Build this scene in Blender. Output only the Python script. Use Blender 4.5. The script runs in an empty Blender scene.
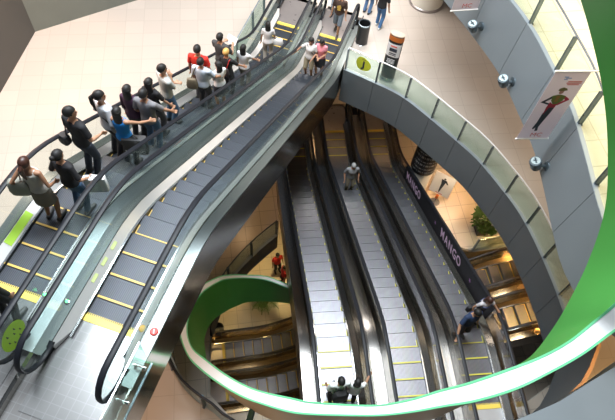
import bpy, bmesh, math, random
from mathutils import Vector, Matrix
PI = math.pi
S = bpy.context.scene
C = S.collection
random.seed(7)
R = math.radians

# ------------------------------------------------------------------ materials
def new_mat(name, col, rough=.5, metal=0., spec=.5, coat=0.):
    m = bpy.data.materials.new(name); m.use_nodes = True
    b = m.node_tree.nodes['Principled BSDF']
    b.inputs['Base Color'].default_value = (*col, 1)
    b.inputs['Roughness'].default_value = rough
    b.inputs['Metallic'].default_value = metal
    b.inputs['Specular IOR Level'].default_value = spec
    b.inputs['Coat Weight'].default_value = coat
    return m

def bsdf(m): return m.node_tree.nodes['Principled BSDF']

def noisy(m, col, amt=.12, scale=6., stretch=(1, 1, 1), rough=None, ramt=.1):
    """soft procedural variation of the base colour (wear, weave, brushing)"""
    nt = m.node_tree; n = nt.nodes; l = nt.links
    tc = n.new('ShaderNodeTexCoord'); mp = n.new('ShaderNodeMapping'); mp.inputs['Scale'].default_value = stretch
    nz = n.new('ShaderNodeTexNoise'); nz.inputs['Scale'].default_value = scale; nz.inputs['Detail'].default_value = 4 if scale >= 1 else .5
    l.new(tc.outputs['Object'], mp.inputs['Vector']); l.new(mp.outputs['Vector'], nz.inputs['Vector'])
    mx = n.new('ShaderNodeMix'); mx.data_type = 'RGBA'
    mx.inputs['A'].default_value = (*[c * (1 - amt) for c in col], 1)
    mx.inputs['B'].default_value = (*[min(1, c * (1 + amt)) for c in col], 1)
    l.new(nz.outputs['Fac'], mx.inputs['Factor']); l.new(mx.outputs['Result'], bsdf(m).inputs['Base Color'])
    if rough is not None:
        mr = n.new('ShaderNodeMapRange'); mr.inputs['To Min'].default_value = rough - ramt; mr.inputs['To Max'].default_value = rough + ramt
        l.new(nz.outputs['Fac'], mr.inputs['Value']); l.new(mr.outputs['Result'], bsdf(m).inputs['Roughness'])
    return m

def MN(name, col, rough=.5, metal=0., amt=.1, scale=6., stretch=(1, 1, 1), spec=.5):
    return noisy(new_mat(name, col, rough, metal, spec), col, amt, scale, stretch, rough, min(.08, rough * .5))

def tile_mat(name, col, grout, size, ang, rough=.3, joint=.012, vary=.05, spec=.5, off=(0, 0)):
    m = new_mat(name, col, rough, 0, spec)
    nt = m.node_tree; n = nt.nodes; l = nt.links
    g = n.new('ShaderNodeNewGeometry'); mp = n.new('ShaderNodeMapping')
    mp.inputs['Rotation'].default_value = (0, 0, -ang)
    mp.inputs['Location'].default_value = (off[0], off[1], 0)
    l.new(g.outputs['Position'], mp.inputs['Vector'])
    br = n.new('ShaderNodeTexBrick'); br.offset = 0; br.squash = 1
    br.inputs['Scale'].default_value = 1
    br.inputs['Brick Width'].default_value = size; br.inputs['Row Height'].default_value = size
    br.inputs['Mortar Size'].default_value = joint; br.inputs['Mortar Smooth'].default_value = .1
    br.inputs['Color1'].default_value = (*[c * (1 - vary) for c in col], 1)
    br.inputs['Color2'].default_value = (*[min(1, c * (1 + vary)) for c in col], 1)
    br.inputs['Mortar'].default_value = (*grout, 1)
    l.new(mp.outputs['Vector'], br.inputs['Vector'])
    l.new(br.outputs['Color'], bsdf(m).inputs['Base Color'])
    return m

def striped(name, c1, c2, period, axis, rough, metal, amt=.15):
    """fine grooves running along an escalator tread"""
    m = new_mat(name, c1, rough, metal)
    nt = m.node_tree; n = nt.nodes; l = nt.links
    tc = n.new('ShaderNodeTexCoord')
    w = n.new('ShaderNodeTexWave'); w.wave_type = 'BANDS'; w.bands_direction = axis
    w.inputs['Scale'].default_value = .31416 / period; w.inputs['Distortion'].default_value = 0
    nz = n.new('ShaderNodeTexNoise'); nz.inputs['Scale'].default_value = 5
    mp = n.new('ShaderNodeMapping'); mp.inputs['Scale'].default_value = (.6, 6, 1)
    l.new(tc.outputs['Object'], w.inputs['Vector']); l.new(tc.outputs['Object'], mp.inputs['Vector']); l.new(mp.outputs['Vector'], nz.inputs['Vector'])
    mx = n.new('ShaderNodeMix'); mx.data_type = 'RGBA'
    mx.inputs['A'].default_value = (*c1, 1); mx.inputs['B'].default_value = (*c2, 1)
    l.new(w.outputs['Fac'], mx.inputs['Factor'])
    mx2 = n.new('ShaderNodeMix'); mx2.data_type = 'RGBA'; mx2.blend_type = 'MULTIPLY'; mx2.inputs['Factor'].default_value = amt * 2
    l.new(mx.outputs['Result'], mx2.inputs['A']); l.new(nz.outputs['Color'], mx2.inputs['B'])
    l.new(mx2.outputs['Result'], bsdf(m).inputs['Base Color'])
    bp = n.new('ShaderNodeBump'); bp.inputs['Strength'].default_value = .3; bp.inputs['Distance'].default_value = .004
    l.new(w.outputs['Fac'], bp.inputs['Height']); l.new(bp.outputs['Normal'], bsdf(m).inputs['Normal'])
    return m

def glass_mat(name, tint, refl=1.0, haze=0.0, hcol=(1, 1, 1)):
    m = bpy.data.materials.new(name); m.use_nodes = True
    nt = m.node_tree; n = nt.nodes; l = nt.links
    for x in list(n): n.remove(x)
    out = n.new('ShaderNodeOutputMaterial'); tr = n.new('ShaderNodeBsdfTransparent'); tr.inputs['Color'].default_value = (*tint, 1)
    gl = n.new('ShaderNodeBsdfGlossy'); gl.inputs['Roughness'].default_value = .03
    lw = n.new('ShaderNodeLayerWeight'); lw.inputs['Blend'].default_value = .5     # same reflectance on both faces of the sheet
    pw = n.new('ShaderNodeMath'); pw.operation = 'POWER'; pw.inputs[1].default_value = 4.0
    mu = n.new('ShaderNodeMath'); mu.operation = 'MULTIPLY_ADD'; mu.inputs[1].default_value = .7 * refl; mu.inputs[2].default_value = .035 * refl
    l.new(lw.outputs['Facing'], pw.inputs[0]); l.new(pw.outputs[0], mu.inputs[0])
    mx = n.new('ShaderNodeMixShader'); l.new(mu.outputs[0], mx.inputs['Fac'])
    l.new(tr.outputs[0], mx.inputs[1]); l.new(gl.outputs[0], mx.inputs[2])
    last = mx
    if haze:
        df = n.new('ShaderNodeBsdfDiffuse'); df.inputs['Color'].default_value = (*hcol, 1)
        m2 = n.new('ShaderNodeMixShader'); m2.inputs['Fac'].default_value = haze
        l.new(mx.outputs[0], m2.inputs[1]); l.new(df.outputs[0], m2.inputs[2]); last = m2
    l.new(last.outputs[0], out.inputs['Surface'])
    return m

def emit_mat(name, col, st):
    m = new_mat(name, col, .4)
    bsdf(m).inputs['Emission Color'].default_value = (*col, 1); bsdf(m).inputs['Emission Strength'].default_value = st
    return m

AZU, AZL, AZB = R(77.75), R(101), R(195)
M = {}
M['tile_hall'] = tile_mat('pale_floor_tile', (.46, .405, .36), (.385, .335, .295), .60, R(12), .30, .008, .035)
M['tile_landing'] = tile_mat('silver_grey_tile', (.155, .15, .148), (.19, .19, .193), .15, AZU, .26, .006, .05)
M['tile_lower'] = tile_mat('beige_floor_tile', (.62, .54, .45), (.42, .36, .30), .60, R(15), .3, .012, .04)
M['tile_upper'] = tile_mat('cream_floor_tile', (.60, .52, .38), (.44, .37, .26), .60, R(15), .3, .012, .04)
M['wall'] = MN('dark_olive_wall', (.065, .06, .055), .7, 0, .1, 2)
M['wall2'] = MN('grey_green_wall', (.13, .145, .13), .7, 0, .1, 2)
M['ceiling'] = MN('ceiling_white', (.62, .58, .5), .8, 0, .05, 2)
M['fascia'] = MN('slate_metal_panel', (.20, .222, .24), .42, .25, .06, 1.2)
M['fascia2'] = MN('blue_grey_metal_panel', (.26, .295, .32), .42, .25, .06, 1.2)
M['tan'] = MN('tan_panel', (.20, .17, .12), .6, 0, .1, 2)
M['slot'] = new_mat('panel_joint_black', (.02, .02, .025), .8)
M['steel'] = MN('brushed_steel', (.40, .39, .37), .15, 1.0, .08, 1.5, (.3, 2, 1))
M['chrome'] = MN('polished_steel', (.78, .79, .80), .18, .9, .03, .8, (.3, 1.5, 1))
M['deck'] = MN('white_aluminium', (.76, .745, .73), .37, .72, .03, .8, (.3, 1.5, 1))
M['skirt'] = MN('dark_steel_skirt', (.10, .105, .11), .3, .8, .08, 1, (.3, 1.5, 1))
M['bronze'] = MN('bronze_cladding', (.14, .10, .075), .3, .7, .2, 3)
M['rubber'] = MN('black_rubber', (.011, .012, .016), .48, 0, .2, 9, (1, 1, 1), .25)
M['rail_brown'] = MN('dark_rail', (.02, .016, .014), .35, 0, .2, 9)
M['step_dark'] = striped('step_slate', (.022, .026, .034), (.058, .066, .082), .03, 'Y', .42, .35)
M['step_light'] = striped('step_aluminium', (.10, .10, .11), (.235, .235, .255), .03, 'Y', .34, .9)
M['step_mid'] = striped('step_grey', (.13, .13, .15), (.24, .24, .26), .03, 'Y', .38, .8)
M['yellow'] = MN('safety_yellow', (.64, .42, .09), .5, 0, .1, 12)
M['yellow2'] = MN('lemon_yellow', (.60, .55, .07), .5, 0, .1, 12)
M['comb'] = MN('comb_yellow', (.85, .63, .10), .45, 0, .12, 20, (1, 10, 1))
M['plate'] = tile_mat('landing_plate_steel', (.24, .24, .24), (.285, .285, .29), .15, AZU, .24, .006, .02)
bsdf(M['plate']).inputs['Metallic'].default_value = .55
M['plate_brown'] = MN('brown_steel_plate', (.36, .32, .31), .3, .6, .08, 5)
M['plate_white'] = MN('bright_steel_plate', (.66, .65, .65), .3, .5, .05, 5)
M['glass'] = glass_mat('clear_glass', (.90, .955, .945), .55)
M['glass_green'] = glass_mat('green_glass', (.86, .95, .92), 1.0, .05, (.75, .95, .9))
M['glass_dim'] = glass_mat('smoked_glass', (.66, .64, .60), .7)
M['green'] = MN('leaf_green_panel', (.085, .37, .075), .35, 0, .10, 1.0)
M['green_edge'] = MN('mint_edge', (.16, .62, .30), .35, 0, .05, 4)
M['gold_deck'] = MN('gold_deck', (.52, .36, .19), .26, .85, .05, 1, (.3, 1.5, 1))
M['mid_deck'] = MN('grey_deck', (.20, .225, .225), .36, .85, .03, .8, (.3, 1.5, 1))
M['deck_metal'] = MN('satin_aluminium', (.44, .42, .40), .24, 1.0, .03, .8, (.3, 1.5, 1))
M['rim'] = MN('white_rim', (.88, .88, .88), .35, 0, .03, 2)
M['copper'] = MN('copper_cap', (.48, .30, .18), .4, .4, .1, 6)
M['white'] = MN('white_paint', (.82, .82, .81), .5, 0, .03, 3)
M['cream'] = MN('cream_paint', (.72, .68, .60), .6, 0, .04, 3)
M['black'] = MN('black_plastic', (.016, .016, .018), .35, 0, .2, 6)
M['paper'] = MN('paper_white', (.86, .85, .85), .7, 0, .03, 8)
M['banner'] = MN('banner_cloth', (.88, .81, .86), .75, 0, .04, 3)
for _m in ('banner',):
    _n = M[_m].node_tree.nodes; _l = M[_m].node_tree.links
    _t = _n.new('ShaderNodeBsdfTranslucent'); _t.inputs['Color'].default_value = (.9, .82, .88, 1)
    _x = _n.new('ShaderNodeMixShader'); _x.inputs['Fac'].default_value = .45
    _o = [k for k in _n if k.type == 'OUTPUT_MATERIAL'][0]
    _l.new(bsdf(M[_m]).outputs[0], _x.inputs[1]); _l.new(_t.outputs[0], _x.inputs[2]); _l.new(_x.outputs[0], _o.inputs['Surface'])
M['lime'] = MN('lime_yellow', (.66, .72, .05), .5, 0, .05, 6)
M['lime2'] = MN('lime_green', (.42, .70, .05), .5, 0, .05, 6)
M['lime_pale'] = MN('lime_pale', (.62, .70, .30), .5, 0, .05, 6)
M['ink'] = new_mat('ink_navy', (.03, .04, .06), .6)
M['pink'] = new_mat('lettering_pink', (.62, .42, .58), .5)
M['violet'] = new_mat('lettering_violet', (.25, .10, .28), .5)
M['red'] = MN('signal_red', (.75, .03, .02), .35, 0, .05, 6)
M['redink'] = new_mat('red_ink', (.72, .22, .22), .6)
M['blueink'] = new_mat('blue_ink', (.30, .42, .72), .6)
M['greenlamp'] = emit_mat('green_indicator', (.12, .9, .25), 3.0)
M['lampglass'] = emit_mat('warm_lamp', (1, .75, .4), 8.0)
M['orange'] = MN('orange_band', (.62, .17, .03), .5, 0, .1, 6)
M['leaf'] = MN('leaf', (.035, .12, .02), .5, 0, .4, 5)
M['leaf2'] = MN('palm_leaf', (.03, .10, .015), .5, 0, .4, 5)
M['soil'] = MN('soil', (.05, .035, .02), .9, 0, .3, 20)
M['planter'] = MN('planter_black', (.03, .03, .03), .5, 0, .2, 6)
M['gunmetal'] = MN('gunmetal', (.16, .20, .23), .3, .7, .1, 8)
M['lens'] = MN('lamp_lens', (.55, .66, .68), .15, .2, .1, 8)
M['skin'] = MN('skin', (.42, .225, .14), .55, 0, .06, 8)
M['skin2'] = MN('skin_tan', (.33, .165, .095), .55, 0, .06, 8)
M['hair'] = MN('black_hair', (.006, .005, .005), .62, 0, .3, 30, (1, 1, .2))
M['hair_brown'] = MN('dark_brown_hair', (.045, .016, .010), .45, 0, .3, 30, (1, 1, .2))
M['hair_blond'] = MN('blond_hair', (.55, .33, .10), .5, 0, .25, 30, (1, 1, .2))
M['hair_grey'] = MN('grey_hair', (.30, .30, .30), .6, 0, .2, 30, (1, 1, .2))
_cl = {}
def cloth(col, rough=.85):
    k = tuple(col)
    if k not in _cl:
        _cl[k] = MN('cloth_%02d' % len(_cl), col, rough, 0, .14, 14)
    return _cl[k]

# ------------------------------------------------------------------ mesh helpers
class MB:
    def __init__(s): s.v = []; s.f = []
    def add(s, vs, fs):
        o = len(s.v); s.v += [tuple(x) for x in vs]; s.f += [tuple(i + o for i in f) for f in fs]; return s
    def box(s, c, d, rz=0, taper=1.0):
        x, y, z = d[0] / 2, d[1] / 2, d[2] / 2; vs = []
        for sz in (-1, 1):
            k = taper if sz > 0 else 1
            for sx, sy in ((-1, -1), (1, -1), (1, 1), (-1, 1)):
                px, py = sx * x * k, sy * y * k
                vs.append((c[0] + px * math.cos(rz) - py * math.sin(rz), c[1] + px * math.sin(rz) + py * math.cos(rz), c[2] + sz * z))
        return s.add(vs, [(0, 3, 2, 1), (4, 5, 6, 7), (0, 1, 5, 4), (1, 2, 6, 5), (2, 3, 7, 6), (3, 0, 4, 7)])
    def loft(s, rings, closed=True, caps=True, loop=False):
        n = len(rings[0]); vs = [p for r in rings for p in r]; fs = []
        m = len(rings)
        for i in range(m if loop else m - 1):
            j = (i + 1) % m
            for k in range(n if closed else n - 1):
                k2 = (k + 1) % n
                fs.append((i * n + k, i * n + k2, j * n + k2, j * n + k))
        if caps and not loop and closed:
            fs.append(tuple(range(n))[::-1]); fs.append(tuple((m - 1) * n + k for k in range(n)))
        return s.add(vs, fs)
    def tube(s, pts, rad, n=8, caps=True, flat=1.0, up=None):
        pts = [Vector(p) for p in pts]
        if not isinstance(rad, (list, tuple)): rad = [rad] * len(pts)
        rings = []; prev = None
        for i, p in enumerate(pts):
            t = (pts[min(i + 1, len(pts) - 1)] - pts[max(i - 1, 0)])
            t = t.normalized() if t.length > 1e-9 else Vector((0, 0, 1))
            if up is not None: u = Vector(up)
            elif prev is not None: u = prev
            else: u = Vector((0, 0, 1)) if abs(t.z) < .9 else Vector((1, 0, 0))
            a = t.cross(u)
            if a.length < 1e-6: a = t.orthogonal()
            a.normalize(); b = a.cross(t).normalized(); prev = b
            rings.append([p + a * math.cos(2 * PI * k / n) * rad[i] + b * math.sin(2 * PI * k / n) * rad[i] * flat for k in range(n)])
        return s.loft(rings, True, caps)
    def ball(s, c, r, n=10, m=7):
        if not isinstance(r, (list, tuple)): r = (r, r, r)
        rings = []
        for i in range(1, m):
            t = PI * i / m
            rings.append([(c[0] + r[0] * math.sin(t) * math.cos(2 * PI * k / n), c[1] + r[1] * math.sin(t) * math.sin(2 * PI * k / n), c[2] - r[2] * math.cos(t)) for k in range(n)])
        return s.loft(rings)
    def lathe(s, prof, c=(0, 0, 0), n=28, caps=True):
        return s.loft([[(c[0] + r * math.cos(2 * PI * k / n), c[1] + r * math.sin(2 * PI * k / n), c[2] + z) for k in range(n)] for r, z in prof], True, caps)
    def prism(s, poly, z0, z1):
        n = len(poly)
        vs = [(x, y, z0) for x, y in poly] + [(x, y, z1) for x, y in poly]
        return s.add(vs, [tuple(range(n))[::-1], tuple(range(n, 2 * n))] + [(k, (k + 1) % n, n + (k + 1) % n, n + k) for k in range(n)])
    def mesh(s, name, mat=None, smooth=True):
        me = bpy.data.meshes.new(name); me.from_pydata(s.v, [], s.f)
        bm = bmesh.new(); bm.from_mesh(me); bmesh.ops.recalc_face_normals(bm, faces=bm.faces)
        if smooth:
            for f in bm.faces: f.smooth = True
            for e in bm.edges:
                if len(e.link_faces) == 2 and e.calc_face_angle(0) > .6: e.smooth = False
        bm.to_mesh(me); bm.free()
        if mat: me.materials.append(mat)
        return me
    def build(s, name, mat, parent=None, loc=(0, 0, 0), rz=0, smooth=True):
        return link(name, s.mesh(name, mat, smooth), parent, loc, rz)

def link(name, data, parent=None, loc=(0, 0, 0), rz=0):
    o = bpy.data.objects.new(name, data); C.objects.link(o)
    o.location = loc; o.rotation_euler = (0, 0, rz)
    if parent: o.parent = parent
    return o
def tag(o, label=None, cat=None, group=None, kind=None):
    if label: o['label'] = label
    if cat: o['category'] = cat
    if group: o['group'] = group
    if kind: o['kind'] = kind
    return o
def thing(name, label, cat, loc=(0, 0, 0), rz=0, group=None):
    return tag(link(name, None, None, loc, rz), label, cat, group)
def struct(o): o['kind'] = 'structure'; return o
def copy_tree(o, parent=None):
    c = o.copy(); C.objects.link(c)
    if parent: c.parent = parent
    for ch in o.children: copy_tree(ch, c)
    return c

DG = None
def remesh(mb, name, mat, vox, smooth_it=2):
    """fuse the overlapping closed pieces of mb into one continuous surface"""
    me = mb.mesh(name + '_src', None)
    o = bpy.data.objects.new('tmp', me); C.objects.link(o)
    r = o.modifiers.new('r', 'REMESH'); r.mode = 'VOXEL'; r.voxel_size = vox; r.use_smooth_shade = True
    if smooth_it:
        q = o.modifiers.new('s', 'SMOOTH'); q.factor = .5; q.iterations = smooth_it
    dg = bpy.context.evaluated_depsgraph_get(); dg.update()
    out = bpy.data.meshes.new_from_object(o.evaluated_get(dg)); out.name = name
    bpy.data.objects.remove(o); bpy.data.meshes.remove(me)
    out.materials.clear(); out.materials.append(mat)
    for p in out.polygons: p.use_smooth = True
    return out

def text_mesh(txt, size, mat, ext=.002, bold=0):
    cu = bpy.data.curves.new('t', 'FONT'); cu.body = txt; cu.size = size; cu.extrude = ext; cu.offset = bold
    cu.align_x = 'CENTER'; cu.align_y = 'CENTER'; cu.resolution_u = 2
    o = bpy.data.objects.new('tmp', cu); C.objects.link(o)
    dg = bpy.context.evaluated_depsgraph_get(); dg.update()
    me = bpy.data.meshes.new_from_object(o.evaluated_get(dg))
    bpy.data.objects.remove(o); bpy.data.curves.remove(cu)
    me.materials.clear(); me.materials.append(mat); me.name = 'lettering'
    return me
def text(txt, size, mat, parent, mtx, name='lettering', bold=0):
    o = link(name, text_mesh(txt, size, mat, .002, bold), parent); o.matrix_local = mtx; return o
def frame(origin, xdir, ydir):
    x = Vector(xdir).normalized(); y = Vector(ydir); y = (y - y.dot(x) * x).normalized(); z = x.cross(y)
    return Matrix(((x.x, y.x, z.x, origin[0]), (x.y, y.y, z.y, origin[1]), (x.z, y.z, z.z, origin[2]), (0, 0, 0, 1)))
def holed_slab(outer, holes, z1, th):
    """flat slab with openings: top at z1, thickness th"""
    bm = bmesh.new()
    loops = [outer] + holes; edges = []
    for lp in loops:
        vs = [bm.verts.new((x, y, z1)) for x, y in lp]
        edges += [bm.edges.new((vs[i], vs[(i + 1) % len(vs)])) for i in range(len(vs))]
    bmesh.ops.triangle_fill(bm, edges=edges, use_beauty=True)
    bm.verts.ensure_lookup_table()
    mb = MB()
    top = [tuple(v.co) for v in bm.verts]; idx = {v: i for i, v in enumerate(bm.verts)}
    fs = [tuple(idx[v] for v in f.verts) for f in bm.faces]; n = len(top)
    bot = [(x, y, z - th) for x, y, z in top]
    k = 0; side = []
    for lp in loops:
        m = len(lp)
        side += [(k + i, k + (i + 1) % m, n + k + (i + 1) % m, n + k + i) for i in range(m)]; k += m
    mb.add(top + bot, fs + [tuple(n + i for i in f[::-1]) for f in fs] + side)
    bm.free(); return mb
def spline(P, sub=6):
    P = [Vector(p) for p in P]; out = []
    for i in range(len(P) - 1):
        p0 = P[max(i - 1, 0)]; p1 = P[i]; p2 = P[i + 1]; p3 = P[min(i + 2, len(P) - 1)]
        for j in range(sub):
            t = j / sub
            out.append(.5 * ((2 * p1) + (p2 - p0) * t + (2 * p0 - 5 * p1 + 4 * p2 - p3) * t * t + (3 * p1 - p0 - 3 * p2 + p3) * t ** 3))
    out.append(P[-1]); return out

# ------------------------------------------------------------------ levels: street hall z=0, landing above 5.4, lower hall -5, basement -10.1
L3, L2, L1, B1 = 5.4, 0.0, -5.0, -10.1
def esc_xy(b, a, az): return (a * math.cos(az) + b * math.sin(az), a * math.sin(az) - b * math.cos(az))
T30 = math.tan(PI / 6)

class Esc:
    """geometry of one escalator in its own frame: x runs from the upper comb to the lower comb, y to the left"""
    def __init__(s, L, rise): s.L = L; s.rise = rise; s.e = (L - 1.2 - rise / T30) / 2
    def zs(s, a):
        p0 = s.e; p1 = p0 + 1.2; p3 = s.L - s.e; p2 = p3 - 1.2
        if a <= p0: return 0.
        if a < p1: return -T30 * (a - p0) ** 2 / 2.4
        if a < p2: return -T30 * (.6 + a - p1)
        if a < p3: return -s.rise + T30 * (p3 - a) ** 2 / 2.4
        return -s.rise

_mesh_cache = {}
def escalator(name_label, group, top, az, L, rise, st):
    E = Esc(L, rise); W = st['W']; key0 = (L, rise, st['key'])
    root = thing('escalator', name_label, 'escalator', (top[0], top[1], top[2]), az, group)
    def cached(k, fn):
        kk = (key0, k)
        if kk not in _mesh_cache: _mesh_cache[kk] = fn()
        return _mesh_cache[kk]
    def samples(a0, a1, d=.3):
        n = max(2, int((a1 - a0) / d)); return [a0 + (a1 - a0) * i / n for i in range(n + 1)]
    def sec(a0, a1, pts, mat, name, d=.3):
        mb = MB(); mb.loft([[(a, -b, E.zs(a) + h) for b, h in pts] for a in samples(a0, a1, d)], True, True)
        return mb.mesh(name, mat)
    a0, a1 = -st.get('over_top', 1.7), L + 1.5
    # outer cladding of the truss: two sides and the soffit
    def truss():
        mb = MB(); dp = st['depth']
        for sg in (-1, 1):
            pts = [(sg * (W - .03), .13), (sg * W, .13), (sg * W, -dp), (sg * (W - .03), -dp)]
            mb.loft([[(a, -b, E.zs(a) + h) for b, h in pts] for a in samples(a0, a1)], True, True)
        pts = [(-W, -dp), (W, -dp), (W, -dp - .03), (-W, -dp - .03)]
        mb.loft([[(a, -b, E.zs(a) + h) for b, h in pts] for a in samples(a0, a1)], True, True)
        return mb.mesh('truss_cladding', st['clad'])
    link('truss_cladding', cached('truss', truss), root)
    for sg in (-1, 1):
        link('skirt_panel', cached(('skirt', sg), lambda: sec(-.5, L + .5, [(sg * .408, -.25), (sg * .425, -.25), (sg * .425, .06), (sg * .408, .06)], M['skirt'], 'skirt_panel')), root)
        link('skirt_edge', cached(('edge', sg), lambda: sec(-.5, L + .5, [(sg * .404, .06), (sg * .432, .06), (sg * .432, .075), (sg * .404, .075)], M['chrome'], 'skirt_edge')), root)
        # bevelled ends of the inner deck
        def deck():
            mb = MB(); rings = []
            for a in samples(-.72, L + .72):
                t = 1.0
                if a < -.4: t = max(.25, 1 - (-.4 - a) / .42)
                if a > L + .4: t = max(.25, 1 - (a - L - .4) / .42)
                bi = .575 - (.575 - .437) * t; hz = .16 - .1 * t
                rings.append([(a, -sg * b, E.zs(a) + h) for b, h in ((bi, .02), (bi, hz), (.575, .16), (.575, .02))])
            mb.loft(rings); return mb.mesh('inner_deck', st['deck'])
        link('inner_deck', cached(('deck', sg), deck), root)
        link('outer_deck', cached(('odeck', sg), lambda: sec(-.9, L + .9, [(sg * .592, .09), (sg * .592, .15), (sg * (W + .004), .135), (sg * (W + .004), .09)], st['odeck'], 'outer_deck')), root)
        # glass balustrade in separate sheets, rounded at both newels
        rr = .385; hc = .545; ca, cb = -st['newel'], L + st['newel']
        def hb(a):
            if a < ca: k = math.sqrt(max(0, rr * rr - (ca - a) ** 2)); return hc - k, hc + k
            if a > cb: k = math.sqrt(max(0, rr * rr - (a - cb) ** 2)); return hc - k, hc + k
            return .16, .93
        cuts = [ca - rr, -.15]; n = st.get('sheets', 7)
        cuts += [-.15 + (L + .3) * (i + 1) / n for i in range(n)] + [cb + rr]
        for i in range(len(cuts) - 1):
            def sheet():
                x0, x1 = cuts[i] + .006, cuts[i + 1] - .006; rings = []
                ss = samples(x0, x1, .2) if 0 < i < len(cuts) - 2 else samples(x0, x1, .06)
                for a in ss:
                    lo, hi = hb(a); z = E.zs(a)
                    rings.append([(a, -sg * .578, z + lo), (a, -sg * .590, z + lo), (a, -sg * .590, z + hi), (a, -sg * .578, z + hi)])
                mb = MB(); mb.loft(rings); return mb.mesh('glass_panel', st['glass'])
            link('glass_panel', cached(('glass', sg, i), sheet), root)
        # handrail: over the top and round the two newels
        def rail():
            P = []; rh = .42
            for k in range(9):
                t = -PI * .62 + (PI * .62 + PI / 2) * k / 8
                P.append((ca - rh * math.cos(t), hc + rh * math.sin(t)) if True else 0)
            P = [(ca - rh * math.cos(t), hc + rh * math.sin(t)) for t in [(-.62 * PI) + (1.12 * PI) * k / 12 for k in range(13)]]
            P += [(a, E.zs(a) + hc + rh) for a in samples(ca + .1, cb - .1, .25)]
            P += [(cb + rh * math.cos(t), -rise + hc + rh * math.sin(t)) for t in [(.5 * PI) - (1.12 * PI) * k / 12 for k in range(13)]]
            P = [(a, z if a > ca - 1 else z) for a, z in P]
            mb = MB(); mb.tube([(a, -sg * .584, z) for a, z in P], .042, 10, True, .55, None)
            # the handrail is wider than thick: keep its width across the balustrade
            return mb.mesh('handrail', st['rail'])
        def rail2():
            rh = .42
            P = [(ca - rh * math.cos(t), hc + rh * math.sin(t)) for t in [(-.62 * PI) + (1.12 * PI) * k / 12 for k in range(13)]]
            P += [(a, E.zs(a) + hc + rh) for a in samples(ca + .1, cb - .1, .25)]
            P += [(cb + rh * math.cos(t), -rise + hc + rh * math.sin(t)) for t in [(.5 * PI) - (1.12 * PI) * k / 12 for k in range(13)]]
            rings = []
            for i, (a, z) in enumerate(P):
                q0 = P[max(i - 1, 0)]; q1 = P[min(i + 1, len(P) - 1)]
                tx, tz = q1[0] - q0[0], q1[1] - q0[1]; ln = math.hypot(tx, tz); nx, nz = -tz / ln, tx / ln
                rings.append([(a + nx * .026 * math.sin(u), -sg * .584 + .047 * math.cos(u), z + nz * .026 * math.sin(u)) for u in [2 * PI * k / 10 for k in range(10)]])
            mb = MB(); mb.loft(rings); return mb.mesh('handrail', st['rail'])
        link('handrail', cached(('rail', sg), rail2), root)
    # treads: each step its own piece, with its yellow rear line and side marks
    def step_mesh():
        mb = MB()
        mb.loft([[(-.2, y, -.03), (-.2, y, 0), (.185, y, 0), (.2, y, -.012), (.2, y, -.10), (.18, y, -.235), (.16, y, -.235), (.17, y, -.03)] for y in (-.4, .4)])
        return mb.mesh('step', st['step'], False)
    def nose_mesh(sides=True):
        mb = MB(); mb.box((-.178, 0, .002), (.034, .79, .006))
        for sg in (-1, 1) if sides else (): mb.box((-.09, sg * .390, .002), (.16, .018, .006))
        return mb.mesh('step_edge_line', st.get('line', M['yellow']), False)
    sm, nm, nf = cached('step', step_mesh), cached('nose', nose_mesh), cached('nosef', lambda: nose_mesh(False))
    n = int((L + .25) / .4) + 1
    for k in range(n):
        a = (k + .5) * .4 - .2
        s = link('step', sm, root, (a, 0, E.zs(a)))
        link('step_edge_line', nm if .04 < -E.zs(a) < rise - .04 else nf, s)
    def comb(x, d):
        mb = MB(); mb.box((x - d * .05, 0, .006), (.10, .81, .016))
        for q in range(26): mb.box((x + d * .012, -.39 + q * .0312, .004), (.05, .012, .012))
        return mb.mesh('comb_plate', M['comb'], False)
    o = link('comb_plate', cached('comb0', lambda: comb(-.10, 1)), root)
    o = link('comb_plate', cached('comb1', lambda: comb(L + .10, -1)), root, (0, 0, -rise))
    def plate(x, w, mat):
        mb = MB(); mb.box((x, 0, -.03), (w, 1.14, .06)); return mb.mesh('landing_plate', mat, False)
    pw = st['plate_len']
    link('landing_plate', cached('pl0', lambda: plate(-.195 - pw / 2, pw, st['plate_top'])), root)
    link('landing_plate', cached('pl1', lambda: plate(L + .195 + pw / 2, pw, st['plate_bot'])), root, (0, 0, -rise))
    root['_L'] = L
    return root, E

UP = dict(key='upper', W=.775, depth=1.02, clad=M['steel'], deck=M['deck'], odeck=M['mid_deck'], glass=M['glass'], rail=M['rubber'], step=M['step_dark'],
          newel=.82, plate_len=1.45, plate_top=M['plate'], plate_bot=M['plate_brown'], over_top=2.9, sheets=7)
LO = dict(line=M['yellow2'], key='lower', W=.845, depth=1.0, clad=M['bronze'], deck=M['deck_metal'], odeck=M['deck_metal'], glass=M['glass_dim'], rail=M['rubber'], step=M['step_light'],
          newel=.72, plate_len=1.45, plate_top=M['plate_white'], plate_bot=M['plate_brown'], over_top=1.7, sheets=7)
BA = dict(key='base', W=.80, depth=.9, clad=M['bronze'], deck=M['gold_deck'], odeck=M['gold_deck'], glass=M['glass_dim'], rail=M['rail_brown'], step=M['step_mid'],
          newel=.75, plate_len=1.2, plate_top=M['plate_brown'], plate_bot=M['plate_brown'], over_top=1.6, sheets=6)
LU, LL_, LB = 12.77, 12.1, 12.1
tops = {}
for k, b, lab in (('UL', -4.79, 'escalator carrying a long queue of people, beside the pale tiled hall floor'),
                  ('UR', -3.24, 'nearly empty upper escalator with red stop button and dark steps, beside the polished steel side')):
    x, y = esc_xy(b, 2.31, AZU); tops[k] = escalator(lab, 'upper escalators', (x, y, L3), AZU, LU, 5.4, UP)
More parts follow.
